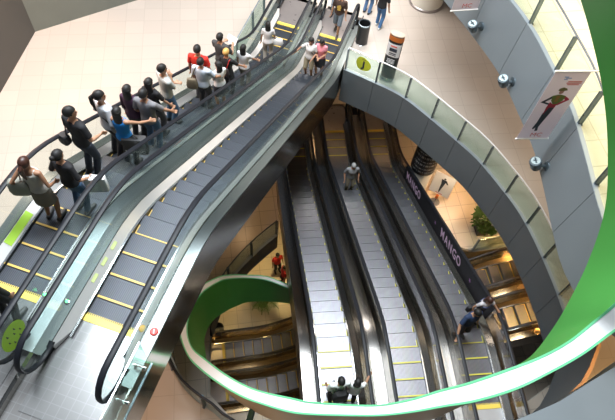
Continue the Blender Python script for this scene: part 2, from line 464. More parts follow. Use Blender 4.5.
for k, b, lab in (('DL', 1.95, 'lower escalator of bright bare steps with a couple in white shirts at its top'),
                  ('DM', 3.65, 'middle lower escalator with a lone man in a grey shirt riding it'),
                  ('DR', 5.35, 'lower escalator with a black lettered advertising board along its side')):
    x, y = esc_xy(b, 2.95, AZL); tops[k] = escalator(lab, 'lower escalators', (x, y, L2), AZL, LL_, 5.0, LO)
bx, by = -2.56 + LB * math.cos(R(15)), 7.4 + LB * math.sin(R(15))
tops['BA'] = escalator('basement escalator nearer the potted palm, crossing underneath the three lower escalators', 'basement escalators', (bx, by, L1), AZB, LB, 5.1, BA)
tops['BB'] = escalator('basement escalator farther from the palm, half hidden by the white rim of the green ring', 'basement escalators', (bx + 1.66 * math.sin(R(15)), by - 1.66 * math.cos(R(15)), L1), AZB, LB, 5.1, BA)

def on_esc(k, a, b, h=0):
    """world point on escalator k (a along from the upper comb, b to its right)"""
    r, E = tops[k]; az = r.rotation_euler.z
    return Vector((r.location.x + a * math.cos(az) + b * math.sin(az), r.location.y + a * math.sin(az) - b * math.cos(az), r.location.z + E.zs(a) + h))
def on_step(k, a, b):
    r, E = tops[k]; n = round(a / .4); ac = n * .4
    if 0 <= a <= E.L:
        a = min(max(a, ac - .06), ac + .06)
        p = on_esc(k, a, b); p.z = r.location.z + E.zs(ac); return p
    return on_esc(k, a, b)

# ------------------------------------------------------------------ the setting: floors with their openings, edges, walls
HALL_EDGE = [(.60, 14.16), (1.59, 13.75), (2.53, 13.3), (3.36, 12.61), (4.15, 11.87), (4.9, 11.12), (5.55, 10.2), (6.06, 9.35), (6.45, 8.36), (6.77, 7.3), (6.98, 6.4), (7.08, 5.85)]
PARAPET = [(7.08, 5.85), (7.22, 5.31), (6.95, 4.75), (6.70, 4.36), (6.36, 4.03), (6.10, 3.80), (5.72, 3.50), (5.45, 3.2)]
NEAR_EDGE = [(5.3, 2.2), (.55, 1.3), (.1, 2.1), (-.5, 2.45), (-1.15, 2.68), (-1.5, 2.9), (-2.0, 3.15), (-2.5, 3.58), (-3.1, 4.6)]
LEFT_EDGE = [(-3.3, 6.), (-3.25, 8.)] + [esc_xy(b, a, AZU) for b, a in ((-5.57, 10.), (-5.57, 16.58), (-2.46, 16.58), (-2.46, 14.2))]
es = [Vector((x, y, 0)) for x, y in HALL_EDGE]
edge2 = [(p.x, p.y) for p in spline(es, 4)]
hole2 = edge2 + [(x, y) for x, y in PARAPET[1:]] + NEAR_EDGE + LEFT_EDGE
OUT = [(-14, -6), (16, -6), (16, 22), (-14, 22)]
struct(holed_slab(OUT, [hole2], L2, .12).build('floor', M['tile_hall'], smooth=False))
struct(holed_slab(OUT, [[(x, y) for x, y in hole2]], L2 - 1.36, .06).build('ceiling', M['ceiling'], smooth=False))
hole1 = [(-.98, 10.42)] + [esc_xy(b, a, AZL) for b, a in ((1.10, 10.9), (1.10, 16.55), (6.2, 16.55), (6.2, 12.0))] + [(4.4, 11.5), (5.4, 10.95), (6.3, 10.80), (7.6, 11.2), (9.0, 11.6), (10.6, 11.9), (11.1, 10.0), (11.4, 8.3), (9.3, 6.6), (5, 3.2), (0, 2.6), (-2.4, 4.5), (-2.75, 6.6), (-2.55, 7.9), (-2.18, 8.77), (-1.59, 9.68)]
struct(holed_slab(OUT, [hole1], L1, .12).build('floor', M['tile_lower'], smooth=False))
struct(holed_slab(OUT, [hole1], L1 - .9, .06).build('ceiling', M['ceiling'], smooth=False))
pit = [esc_xy(b, a, R(15)) for b, a in ((-.8 - 5.2+ .0, 0), )]
def bq(b, a): c_, s_ = math.cos(R(15)), math.sin(R(15)); return (-2.56 + a * c_ + b * s_, 7.4 + a * s_ - b * c_)
pit = [bq(-.80, -1.45), bq(2.46, -1.45), bq(2.46, 3.2), bq(-.80, 3.2)]
struct(holed_slab([(-14, -6), (16, -6), (16, 22), (-14, 22)], [pit], B1, .12).build('floor', M['tile_lower'], smooth=False))
# landing at the top of the upper escalators
def q(b, a): return esc_xy(b, 2.31 + a, AZU)
poly = [q(-12, -7), q(-2.5, -7), q(-2.5, -.3), q(-12, -.3)]
mb = MB(); mb.prism(poly, L3 - .30, L3 - .012); struct(mb.build('floor', M['tile_landing'], smooth=False))
# upper gallery on the right
GAL = [(2.1, 14.6), (3.0, 13.2), (3.97, 11.47), (4.4, 10.49), (4.71, 9.41), (4.96, 8.41), (5.08, 7.26), (5.16, 6.15), (5.3, 5.4), (5.75, 4.6), (6.6, 4.0)]
gal = [(p.x, p.y) for p in spline([Vector((x, y, 0)) for x, y in GAL], 4)]
mb = MB(); mb.prism(gal + [(16, 4.0), (16, 22), (2.1, 22)], L3 - .14, L3 - .01); struct(mb.build('floor', M['tile_upper'], smooth=False))
mb = MB(); mb.prism(gal + [(16, 4.0), (16, 22), (2.1, 22)], L3 - 1.52, L3 - 1.46); struct(mb.build('ceiling', M['ceiling'], smooth=False))

def fascia(name, curve, z1, h, mat, panel, lean=0., th=.05, gap=.012):
    """panelled edge of a slab: metal panels with dark joints, th thick, standing on the void side"""
    P = [Vector((x, y, 0)) for x, y in curve]
    cum = [0]
    for i in range(1, len(P)): cum.append(cum[-1] + (P[i] - P[i - 1]).length)
    def at(s):
        s = min(max(s, 0), cum[-1])
        for i in range(1, len(P)):
            if s <= cum[i] or i == len(P) - 1:
                t = (s - cum[i - 1]) / max(1e-6, cum[i] - cum[i - 1]); p = P[i - 1].lerp(P[i], t)
                k = max(i - 2, 0); m = min(i + 1, len(P) - 1); d = (P[m] - P[k]).normalized(); return p, Vector((d.y, -d.x, 0))
    n = max(1, round(cum[-1] / panel)); mbp = MB(); mbb = MB()
    def ring(s, o0, o1, za, zb):
        p, nn = at(s)
        return [(p.x + nn.x * o, p.y + nn.y * o, z) for o, z in ((o0, za), (o1, za), (o1 + lean, zb), (o0 + lean, zb))]
    for i in range(n):
        s0, s1 = cum[-1] * i / n + gap / 2, cum[-1] * (i + 1) / n - gap / 2
        mbp.loft([ring(s0 + (s1 - s0) * j / 5, 0.0, th, z1, z1 - h) for j in range(6)])
    mbb.loft([ring(cum[-1] * j / 40, -.05, .03, z1 - .02, z1 - h + .02) for j in range(41)])
    o = struct(mbp.build(name, mat)); mbb.build('joint_backing', M['slot'], o)
    return at, cum[-1]
# right-hand side of travel is outward, so the void lies on the left of these curves
at2, len2 = fascia('trim_1', [(x, y) for x, y in edge2], L2 + .02, 1.45, M['fascia'], 1.14)
atg, leng = fascia('trim_2', gal, L3 + .02, 1.52, M['fascia2'], 1.42, lean=.10)

def balustrade(label, cat_group, at, s0, s1, z, h, pitch, glass, railmat, inset=.035, post_mat='gunmetal', rail_r=.022, posts=True, base=True, mirror=-1):
    p0, _ = at(s0)
    root = thing('glass_balustrade', label, 'balustrade', (p0.x, p0.y, z), 0, cat_group)
    n = max(1, round((s1 - s0) / pitch)); O = Vector((p0.x, p0.y, 0))
    def ring(s, o0, o1, za, zb):
        p, nn = at(s); nn = nn * mirror; p = p - O
        return [(p.x + nn.x * o, p.y + nn.y * o, zz) for o, zz in ((o0, za), (o1, za), (o1, zb), (o0, zb))]
    for i in range(n):
        a, b = s0 + (s1 - s0) * i / n + .03, s0 + (s1 - s0) * (i + 1) / n - .03
        mb = MB(); mb.loft([ring(a + (b - a) * j / 5, inset - .006, inset + .006, .06, h - .06) for j in range(6)]); mb.build('glass_panel', glass, root)
    if posts:
        for i in range(n + 1):
            s = s0 + (s1 - s0) * i / n; p, nn = at(s); nn = nn * mirror; p = p - O; c = p + nn * inset
            mb = MB(); mb.box((c.x, c.y, h / 2 - .01), (.10, .036, h - .04), math.atan2(nn.y, nn.x)); mb.box((c.x, c.y, .01), (.12, .08, .02), math.atan2(nn.y, nn.x))
            mb.build('post', M[post_mat], root)
    mb = MB(); mb.tube([Vector((r[0][0], r[0][1], h)) for r in [ring(s0 + (s1 - s0) * j / (n * 4), inset, inset, 0, 0) for j in range(n * 4 + 1)]], rail_r, 10); mb.build('handrail', railmat, root)
    if base:
        mb = MB(); mb.loft([ring(s0 + (s1 - s0) * j / (n * 4), -.045, inset + .012, .005, .03) for j in range(n * 4 + 1)]); mb.build('base_rail', M['fascia2'], root)
    return root
bal2 = balustrade('glass balustrade round the oval edge of the hall floor, bearing the lime sign', 'glass balustrades', at2, .05, len2, L2, .93, 1.14, M['glass_green'], M['white'])
balg = balustrade('glass balustrade along the brightly lit upper gallery above the blue-grey edge', 'glass balustrades', atg, .2, leng - .3, L3, .95, 1.42, M['glass'], M['chrome'])
e1 = [(p.x, p.y) for p in spline([Vector((x, y, 0)) for x, y in [(-2.75, 6.6), (-2.55, 7.9), (-2.18, 8.77), (-1.59, 9.68), (-1.0, 10.42)]], 4)]
at1, len1 = fascia('trim_3', e1, L1 + .02, .92, M['tan'], 1.6)
balustrade('small glass balustrade seen between the steel truss and the lower escalators', 'glass balustrades', at1, .6, len1, L1, 1.0, 1.22, M['glass_green'], M['gunmetal'])
e1b = [(p.x, p.y) for p in spline([Vector((x, y, 0)) for x, y in [(5.4, 10.95), (6.3, 10.80), (7.6, 11.2), (9.0, 11.6)]], 4)]
at1b, len1b = fascia('trim_4', e1b, L1 + .02, .92, M['tan'], 1.6)
balustrade('glass balustrade in front of the leafy planter, over the golden escalators', 'glass balustrades', at1b, .9, len1b, L1, .9, 1.4, M['glass_green'], M['gunmetal'])
# solid parapet with a copper cap where the oval turns back under the ring
pp = [Vector((x, y, 0)) for x, y in PARAPET]
mb = MB(); mb.loft([[(p.x + d[0] * o, p.y + d[1] * o, z) for o, z in ((-.02, .90), (.07, .90), (.07, -1.42), (-.02, -1.42))] for p, d in
    [(pp[i], (lambda t: (-t.y, t.x))((pp[min(i + 1, len(pp) - 1)] - pp[max(i - 1, 0)]).normalized())) for i in range(len(pp))]])
wl = struct(mb.build('wall_right', M['fascia']))
mb = MB(); mb.loft([[(p.x + d[0] * o, p.y + d[1] * o, z) for o, z in ((-.02, .90), (.06, .90), (.06, .95), (-.02, .95))] for p, d in
    [(pp[i], (lambda t: (-t.y, t.x))((pp[min(i + 1, len(pp) - 1)] - pp[max(i - 1, 0)]).normalized())) for i in range(len(pp))]])
mb.build('copper_cap', M['copper'], wl)
# ledge of the gallery the picture is taken from
mb = MB(); mb.prism([(2.7, 1.85), (3.28, 2.15), (3.64, 2.33), (4.02, 2.53), (4.51, 2.87), (4.94, 3.16), (5.7, 3.74), (6.6, 4.45), (9.5, 4.6), (9.5, -2.5), (2.7, -2.5)], L3 - 1.2, L3)
struct(mb.build('trim_5', MN('ledge_metal', (.17, .19, .20), .45, .2, .06, 1.5)))
# far walls of the hall
mb = MB(); mb.prism([(-9.61, 14.07), (-6.0, 16.8), (-3.0, 19.05), (-3.3, 19.5), (-9.95, 14.5)], 0, 9.6); struct(mb.build('wall_back', M['wall2'], smooth=False))
mb = MB(); mb.prism([(-9.61, 14.07), (-9.72, 11.0), (-9.85, 7.0), (-10.3, 7.0), (-10.0, 14.4)], 0, 9.6); struct(mb.build('wall_left', M['wall'], smooth=False))
# curved edge rail of the hall floor, bottom left
nl = [(p.x, p.y) for p in spline([Vector((x, y, 0)) for x, y in [(-.5, 2.45), (-1.15, 2.68), (-1.5, 2.9), (-2.0, 3.15), (-2.5, 3.58), (-3.1, 4.6), (-3.3, 6.)]], 4)]
atn, lenn = fascia('trim_6', nl, L2 + .02, 1.45, M['fascia'], 1.2)
balustrade('dark-railed glass balustrade beneath the polished steel truss', 'glass balustrades', atn, .2, lenn, L2, .9, 1.2, M['glass'], M['rubber'], rail_r=.03)
bt = thing('glass_balustrade', 'short glass barrier with one steel post beside the far end of the queue escalator', 'balustrade', (0, 0, 0), 0, 'glass balustrades')
def uq(b, a): x, y = esc_xy(b, 2.31 + a, AZU); return Vector((x, y, 0))
P = [uq(-5.78, 9.3 + .35 * i) for i in range(12)]
bt.location = P[0]
mb = MB(); mb.loft([[(p.x - P[0].x + n[0], p.y - P[0].y + n[1], z) for n, z in (((-.006, 0), .05), ((.006, 0), .05), ((.006, 0), .82), ((-.006, 0), .82))] for p in P]); mb.build('glass_panel', M['glass_green'], bt)
mb = MB(); mb.tube([p - P[0] + Vector((0, 0, .9)) for p in P], .022, 8); mb.build('handrail', M['gunmetal'], bt)
for i in (0, 4, 8, 11):
    mb = MB(); c = P[i] - P[0]; mb.box((c.x, c.y, .45), (.03, .08, .9), AZU); mb.build('post', M['gunmetal'], bt)

# ------------------------------------------------------------------ the green ring: a ribbon that climbs round the lower escalators
RING = [(0.1, 7.5, 0.08, 7.61, 0.17, 7.45, -3.3, 1.2), (-0.23, 7.46, -0.23, 7.57, -0.09, 7.46, -3.0, 1.2), (-0.92, 7.42, -0.93, 7.55, -0.82, 7.25, -2.5, 1.2), (-1.46, 7.2, -1.48, 7.3, -1.45, 6.94, -2.0, 1.2), (-1.98, 6.87, -2.0, 6.99, -1.79, 6.53, -1.5, 1.2), (-2.2, 6.56, -2.29, 6.67, -2.03, 6.17, -1.1, 1.2), (-2.47, 6.0, -2.62, 6.1, -2.25, 5.65, -0.6, 1.2), (-2.55, 5.29, -2.75, 5.38, -2.27, 5.02, 0.0, 1.2), (-2.47, 4.6, -2.65, 4.57, -2.12, 4.5, 0.5, 1.2), (-2.19, 4.01, -2.25, 3.83, -1.88, 3.97, 1.0, 1.2), (-1.79, 3.67, -1.82, 3.43, -1.46, 3.54, 1.35, 1.2), (-1.23, 3.28, -1.3, 3.07, -0.97, 3.16, 1.75, 1.2), (-0.73, 3.01, -0.8, 2.8, -0.52, 2.9, 2.1, 1.2), (-0.32, 2.86, -0.37, 2.64, -0.13, 2.71, 2.4, 1.2), (0.12, 2.75, 0.09, 2.5, 0.27, 2.58, 2.7, 1.2), (0.5, 2.65, 0.49, 2.43, 0.63, 2.47, 3.0, 1.2), (1.23, 2.57, 1.23, 2.39, 1.33, 2.38, 3.5, 1.2), (1.67, 2.56, 1.71, 2.39, 1.8, 2.38, 3.8, 1.2), (2.1, 2.63, 2.17, 2.44, 2.22, 2.48, 4.1, 1.2), (2.51, 2.75, 2.59, 2.51, 2.66, 2.67, 4.4, 1.25), (2.89, 2.84, 3.0, 2.57, 3.06, 2.87, 4.7, 1.3), (3.36, 2.99, 3.48, 2.71, 3.58, 3.18, 5.1, 1.35), (3.79, 3.16, 3.92, 2.94, 3.93, 3.44, 5.4, 1.4), (4.12, 3.35, 4.28, 3.16, 4.17, 3.61, 5.7, 1.5), (4.39, 3.59, 4.6, 3.42, 4.42, 3.95, 6.0, 1.6), (4.48, 3.69, 4.76, 3.56, 4.51, 4.24, 6.45, 1.5), (4.68, 4.01, 5.05, 3.96, 4.64, 4.78, 7.1, 1.45), (4.7, 4.46, 5.07, 4.49, 4.63, 5.34, 7.8, 1.4), (4.5, 4.95, 4.88, 5.04, 4.45, 5.98, 8.4, 1.35), (4.21, 5.44, 4.61, 5.64, 4.2, 6.56, 8.9, 1.3), (3.89, 5.99, 4.3, 6.34, 3.94, 7.27, 9.3, 1.3), (3.54, 6.66, 3.95, 7.14, 3.66, 8.11, 9.6, 1.3), (3.04, 7.54, 3.4, 8.21, 3.24, 8.98, 9.9, 1.3)]
rg = thing('spiral_ring', 'huge green ribbon ring with a bright white rim winding around the lower escalators', 'sculpture', (0, 0, 0))
def chan(f): return spline([f(p) for p in RING], 6)
Ti = chan(lambda p: (p[0], p[1], p[6])); To = chan(lambda p: (p[2], p[3], p[6])); Bl = chan(lambda p: (p[4], p[5], p[6] - p[7]))
def strip(rows, name, mat): mb = MB(); mb.loft(rows, True, True); return mb.build(name, mat, rg)
rows = []; rimr = []; e1r = []; e2r = []; outr = []
for i in range(len(Ti)):
    a, b, c = Ti[i], To[i], Bl[i]; w = (b - a); wl_ = max(w.length, .02); u = w / wl_
    dn = Vector((0, 0, -.03)); k = min(1, wl_ / .2)
    lo_ = Vector((0, 0, -.024)); rows.append([a + u * .004 * k + lo_, a + u * .05 * k + lo_, c + u * .05 * k, c])
    rimr.append([a + u * .01 * k, b - u * .01 * k, b - u * .01 * k + dn, a + u * .01 * k + dn])
    for e, p, s in ((e1r, a, 1), (e2r, b, -1)):
        t = .026 * min(1, .35 + wl_ * 2)
        e.append([p - u * s * t * .5 + Vector((0, 0, .012)), p + u * s * t + Vector((0, 0, .012)), p + u * s * t + dn * 1.2, p - u * s * t * .5 + dn * 1.2])
    outr.append([b - u * .03 * k + dn, b + dn, c + u * .10 * k, c + u * .05 * k])
strip(rows, 'inner_wall', M['green']); strip(rimr, 'rim', M['rim']); strip(e1r, 'edge_strip', M['green_edge']); strip(e2r, 'edge_strip', M['green_edge'])
strip(outr, 'outer_wall', MN('gold_underside', (.42, .31, .17), .4, .3, .1, 3))
mb = MB(); mb.tube([(-.62, 2.9, .98), (-.78, 2.3, -.06)], .07, 12); mb.build('strut', MN('dark_green_strut', (.03, .09, .06), .4, .2), rg)

# ------------------------------------------------------------------ people
def ik(S_, T, l1, l2, pole):
    S_, T, pole = Vector(S_), Vector(T), Vector(pole); d = T - S_; L = min(d.length, (l1 + l2) * .995); d = d.normalized()
    x = (l1 * l1 - l2 * l2 + L * L) / (2 * L); h = math.sqrt(max(0, l1 * l1 - x * x))
    p = (pole - pole.dot(d) * d); p = p.normalized() if p.length > 1e-6 else d.orthogonal().normalized()
    return S_ + d * x + p * h, S_ + d * L

def person(label, pos, face, H=1.7, top=((.5, .5, .5), .5), bottom=('trousers', (.03, .035, .06)), hair=('short', 'hair'), fem=False, lean=0., turn=0., nod=0.,
           lh=None, rh=None, stance='stand', skin='skin', shoe=(.03, .03, .03), group='people on the escalators', vox=.012, over=None, print_=None):
    root = thing('person', label, 'person', pos, face, group); s = H / 1.75; root.scale = (s, s, s)
    def bend(p):
        p = Vector(p)
        if lean and p.z > .95:
            k = min(1, (p.z - .95) / .12) * R(lean); x, z = p.x, p.z - .95
            p = Vector((x * math.cos(k) + z * math.sin(k), p.y, .95 - x * math.sin(k) + z * math.cos(k)))
        return p
    def hd(p):
        p = Vector(p) - Vector((0, 0, 1.50)); p = Matrix.Rotation(R(nod), 3, 'Y') @ p; p = Matrix.Rotation(R(turn), 3, 'Z') @ p
        return bend(p + Vector((0, 0, 1.50)))
    sw = .158 if fem else .182
    tors = [(.84, .135, .095, 0), (.92, .165 if fem else .158, .112, -.005), (1.0, .152, .105, 0), (1.08, .118 if fem else .140, .090, .005), (1.2, .135 if fem else .156, .105, .008),
            (1.29, .148 if fem else .170, .118 if fem else .112, .012), (1.38, .150 if fem else .176, .098, .0), (1.435, .115 if fem else .135, .074, -.008), (1.475, .062, .058, -.01)]
    def torso(mb, z0, z1, inf, n=16):
        rings = []
        def at(z):
            for i in range(len(tors) - 1):
                a, b = tors[i], tors[i + 1]
                if z <= b[0]:
                    t = max(0, (z - a[0]) / (b[0] - a[0])); return [a[k] + (b[k] - a[k]) * t for k in range(4)]
            return tors[-1]
        m = 12
        for i in range(m + 1):
            z = z0 + (z1 - z0) * i / m; q_ = at(z)
            rings.append([bend((q_[3] + (q_[2] + inf) * math.cos(2 * PI * k / n), (q_[1] + inf) * math.sin(2 * PI * k / n), z)) for k in range(n)])
        mb.loft(rings)
    arms = {}
    for sg, tgt in ((1, lh), (-1, rh)):
        Sh = bend((-.005, sg * sw, 1.405)); tgt = Vector(tgt) if tgt else bend((.06, sg * (sw + .075), .86))
        if not tgt: pass
        E_, W_ = ik(Sh, tgt, .285, .255, (-.1, sg * .5, -1.) if tgt.z > 1.2 else (-.7, sg * .5, -.45)); arms[sg] = (Sh, E_, W_)
    legs = {}
    for sg in (1, -1):
        hip = Vector((0, sg * .088, .90))
        ank = {'stand': Vector((-.02, sg * .10, .085)), 'walk': Vector((sg * .20 - .03, sg * .075, .10 if sg > 0 else .14)), 'step': Vector((.10 if sg > 0 else -.06, sg * .10, .085))}[stance]
        K, A = ik(hip, ank, .425, .415, (1, sg * .12, .1)); legs[sg] = (hip, K, A)
    bodym = MB(); torso(bodym, .84, 1.475, 0)
    bodym.tube([bend((-.012, 0, 1.44)), hd((0, 0, 1.50)), hd((.006, 0, 1.57))], [.060, .053, .055], 12)
    hv = MB(); hv.ball((.0, 0, 1.638), (.094, .074, .112), 14, 10); hv.ball((.042, 0, 1.566), (.046, .046, .042), 10, 7); hv.ball((.094, 0, 1.615), (.020, .013, .024), 8, 6)
    for sg in (1, -1): hv.ball((-.006, sg * .074, 1.63), (.022, .014, .032), 8, 6)
    hv.v = [tuple(hd(p)) for p in hv.v]; bodym.add(hv.v, hv.f)
    for sg in (1, -1):
        Sh, E_, W_ = arms[sg]
        bodym.tube([bend((-.008, sg * .09, 1.40)), Sh], [.062, .056 if not fem else .048], 10)
        r = .85 if fem else 1.0
        bodym.ball(Sh, .054 * r, 10, 7)
        bodym.tube([Sh, Sh.lerp(E_, .45), E_, E_.lerp(W_, .35), W_], [.051 * r, .046 * r, .036 * r, .039 * r, .025], 10)
        d = (W_ - E_).normalized(); th = Vector((1, 0, .25)); th = th - th.dot(d) * d
        if th.length < .2: th = Vector((0, 0, 1)) - d * d.z
        th.normalize(); nrm = d.cross(th) * sg
        kn = W_ + d * .088
        bodym.tube([W_ - d * .01, W_ + d * .03, kn], [.025, .038, .040], 8, True, .5, th.cross(d))
        for fi, (off, ln) in enumerate(((.031, .068), (.011, .078), (-.010, .072), (-.030, .056))):
            b0 = kn + th * off - d * .02; b1 = kn + th * off * 1.1 + d * ln * .45 - nrm * .008; b2 = b1 + d * ln * .35 - nrm * .022; b3 = b2 + d * ln * .12 - nrm * .022
            bodym.tube([b0, b1, b2, b3], [.0105, .0100, .0095, .0085], 6)
        t0 = W_ + d * .02 + th * .025; t1 = t0 + th * .032 + d * .026; t2 = t1 + d * .034 + th * .006 - nrm * .01
        bodym.tube([t0, t1, t2], [.014, .012, .0095], 6)
        hip, K, A = legs[sg]
        bodym.tube([hip, hip.lerp(K, .4), K, K.lerp(A, .35), A, A + Vector((0, 0, -.04))], [.082, .072, .053, .052, .034, .033], 12)
        bodym.tube([A + Vector((-.055, 0, -.045)), A + Vector((.02, 0, -.035)), A + Vector((.11, sg * .012, -.058)), A + Vector((.175, sg * .018, -.066))], [.034, .040, .037, .022], 10, True, .9)
    link('body', remesh(bodym, 'body', M[skin], vox), root)
    # face
    fv = MB()
    for sg in (1, -1): fv.ball((.084, sg * .031, 1.648), (.010, .013, .008), 8, 6)
    fv.v = [tuple(hd(p)) for p in fv.v]; link('eyes', fv.mesh('eyes', M['black']), root)
    fv = MB(); fv.ball((.083, 0, 1.577), (.010, .024, .007), 8, 6); fv.v = [tuple(hd(p)) for p in fv.v]; link('mouth', fv.mesh('mouth', cloth((.35, .10, .09))), root)
    # hair
    hk, hm = hair; hb = MB(); hb.ball((-.010, 0, 1.662), (.106, .087, .106), 18, 12)
    vs = []
    for x, y, z in hb.v:
        if x > .02 and z < 1.675: x = .02 + (x - .02) * .15
        if z < 1.60: z = 1.60 + (z - 1.60) * .5
        vs.append((x, y, z))
    hb.v = vs
    if hk in ('long', 'pony', 'bob'):
        zl = {'long': 1.30, 'bob': 1.50, 'pony': 1.36}[hk]
        if hk == 'pony':
            hb.tube([(-.10, 0, 1.68), (-.145, 0, 1.64), (-.15, 0, 1.52), (-.135, 0, zl)], [.03, .04, .036, .012], 10)
        else:
            hb.loft([[(-.045 + rx * math.cos(2 * PI * k / 14), ry * math.sin(2 * PI * k / 14), z) for k in range(14)] for z, rx, ry in
                     ((1.70, .06, .083), (1.60, .062, .092), (1.50, .060, .095), (1.44 if hk == 'long' else 1.49, .058, .094), (zl + .03, .05, .08), (zl, .03, .05))])
    if hk == 'bun': hb.ball((-.12, 0, 1.70), .045, 10, 7)
    hb.v = [tuple(hd(p)) if p[2] > 1.45 else tuple(bend(p)) for p in hb.v]
    link('hair', hb.mesh('hair', M[hm]), root)
    # clothes
    col, sl = top; cm = cloth(col); tb = MB()
    torso(tb, .88 if bottom[0] != 'skirt' else .93, 1.442 if sl > .05 else 1.40, .016)
    for sg in (1, -1):
        Sh, E_, W_ = arms[sg]; r = .85 if fem else 1.0
        tb.tube([bend((-.008, sg * .08, 1.395)), Sh], [.075, .066 * r if sl > .05 else .03], 10)
        if sl > .05:
            tb.ball(Sh, .066 * r, 10, 7)
            if sl <= 1: tb.tube([Sh, Sh.lerp(E_, sl)], [.064 * r, .062 * r], 10)
            else: tb.tube([Sh, Sh.lerp(E_, .5), E_, E_.lerp(W_, .4), E_.lerp(W_, min(1, sl - 1))], [.063 * r, .058 * r, .050 * r, .048 * r, .040], 10)
        else:
            tb.tube([bend((.03, sg * .085, 1.38)), bend((-.01, sg * .09, 1.455)), bend((-.07, sg * .085, 1.38))], [.022, .02, .022], 8)
    if sl > .05: tb.tube([bend((-.01, 0, 1.43)), bend((-.008, 0, 1.475))], [.075, .066], 12)
    sh_ = link('shirt', remesh(tb, 'shirt', cm, vox + .002), root)
    if print_: print_(sh_, bend)
    bk, bc = bottom; bb = MB(); bm_ = cloth(bc)
    torso(bb, .83, 1.0, .014)
    if bk == 'skirt':
        bb.loft([[((rx) * math.cos(2 * PI * k / 18), ry * math.sin(2 * PI * k / 18), z) for k in range(18)] for z, rx, ry in ((.98, .115, .15), (.88, .135, .185), (.72, .150, .19), (.56, .160, .195))])
        link('skirt', remesh(bb, 'skirt', bm_, vox + .002), root)
    else:
        for sg in (1, -1):
            hip, K, A = legs[sg]
            if bk == 'shorts':
                e = K.lerp(hip, -.02); bb.tube([hip, hip.lerp(K, .5), e], [.098, .090, .080], 12)
            else:
                bb.tube([hip, hip.lerp(K, .4), K, K.lerp(A, .4), A + Vector((0, 0, -.005))], [.096, .088, .070, .066, .060], 12)
        link('shorts' if bk == 'shorts' else 'trousers', remesh(bb, bk, bm_, vox + .002), root)
    for sg in (1, -1):
        A = legs[sg][2]; fb = MB()
        fb.tube([A + Vector((-.075, 0, -.045)), A + Vector((-.05, 0, -.038)), A + Vector((.03, 0, -.032)), A + Vector((.12, sg * .012, -.055)), A + Vector((.19, sg * .018, -.062)), A + Vector((.205, sg * .018, -.066))], [.02, .042, .049, .046, .034, .012], 12, True, .9)
        fb.v = [(x, y, max(z, A.z - .085)) for x, y, z in fb.v]
        link('shoe', fb.mesh('shoe', cloth(shoe, .5)), root)
    root['_s'] = s; return root

def local(root, p):
    s = root['_s']; a = root.rotation_euler.z
    return Vector((root.location.x + s * (p[0] * math.cos(a) - p[1] * math.sin(a)), root.location.y + s * (p[0] * math.sin(a) + p[1] * math.cos(a)), root.location.z + s * p[2]))

def carried_bag(name, label, cat, pr, at, size, col, rz=0., strap=None, strap_col=None, soft=True, group=None):
    """a bag carried by pr; at = bag centre in the person's frame, strap = points in the person's frame"""
    c = local(pr, at); a = pr.rotation_euler.z + rz
    root = thing(name, label, cat, c, a, group)
    mb = MB(); n = 16; w, d, h = size; rings = []
    for z, k in ((-.5, .80), (-.46, .96), (-.2, 1.0 if not soft else 1.06), (.15, .98), (.42, .86), (.5, .66)) if soft else ((-.5, .98), (-.48, 1.0), (.48, 1.0), (.5, .98)):
        ring = []
        for i in range(n):
            t = 2 * PI * i / n; cx, sx = math.cos(t), math.sin(t); e = .55 if soft else .25
            ring.append((d / 2 * k * math.copysign(abs(cx) ** e, cx), w / 2 * k * math.copysign(abs(sx) ** e, sx), z * h))
        rings.append(ring)
    mb.loft(rings); mb.build('bag_body', cloth(col, .6), root)
    if strap:
        pts = [Vector(local(pr, p)) - c for p in strap]
        pts = [Vector((p.x * math.cos(-a) - p.y * math.sin(-a), p.x * math.sin(-a) + p.y * math.cos(-a), p.z)) for p in pts]
        mb = MB(); mb.tube(spline(pts, 5), .011, 8); mb.build('strap', cloth(strap_col or col, .6), root)
    return root

GD, GUP, GLO = 'people queueing on the upper escalator', 'people riding up the upper escalator', 'people riding the lower escalators'
JEANS, DARK, KHAKI = (.055, .115, .21), (.022, .022, .028), (.34, .28, .19)
AU = AZU
def ul(a, b): return on_step('UL', a, b)
Z0 = .0
p1 = person('woman in a pale tank top with tied brown hair, standing last in the queue', ul(1.23, -.16), AU + .15, 1.6, ((.52, .48, .43), 0), ('skirt', (.20, .17, .14)), ('pony', 'hair_brown'), True, lh=(-.02, .26, 1.02), rh=(.12, -.22, .98), group=GD, skin='skin2')
carried_bag('shoulder_bag', 'grey-green woven bag on the shoulder of the woman in the tank top', 'bag', p1, (-.08, .27, 1.0), (.32, .16, .32), (.26, .26, .22), .2, [(-.06, .20, 1.2), (-.05, .13, 1.46), (.10, .19, 1.2)])
p2 = person('woman in a black top and blue jeans with black hair, beside the tank top woman', ul(1.42, .17), AU - .1, 1.6, ((.013, .012, .015), .9), ('trousers', JEANS), ('bun', 'hair'), True, rh=(.16, -.26, .98), lh=(.14, .2, 1.0), group=GD)
carried_bag('paper_bag', 'white paper carrier held by the woman in the black top', 'bag', p2, (.20, -.34, .80), (.34, .10, .34), (.80, .80, .80), .5, [(.2, -.4, .96), (.2, -.34, 1.06), (.2, -.26, .96)], (.8, .8, .8), False)
p3 = person('man in a black T-shirt and dark jeans with a camera bag, alone on his step', ul(2.44, -.22), AU - .25, 1.76, ((.014, .014, .017), .75), ('trousers', (.03, .04, .06)), ('short', 'hair'), lh=(.05, .27, .86), rh=(.22, -.22, 1.02), turn=-35, group=GD)
carried_bag('camera_bag', 'small black camera bag hanging at the hip of the man in the black T-shirt', 'bag', p3, (-.12, .27, .92), (.20, .15, .20), (.012, .012, .014), 0, [(-.10, .22, 1.0), (-.06, .10, 1.44), (.10, -.02, 1.25)])
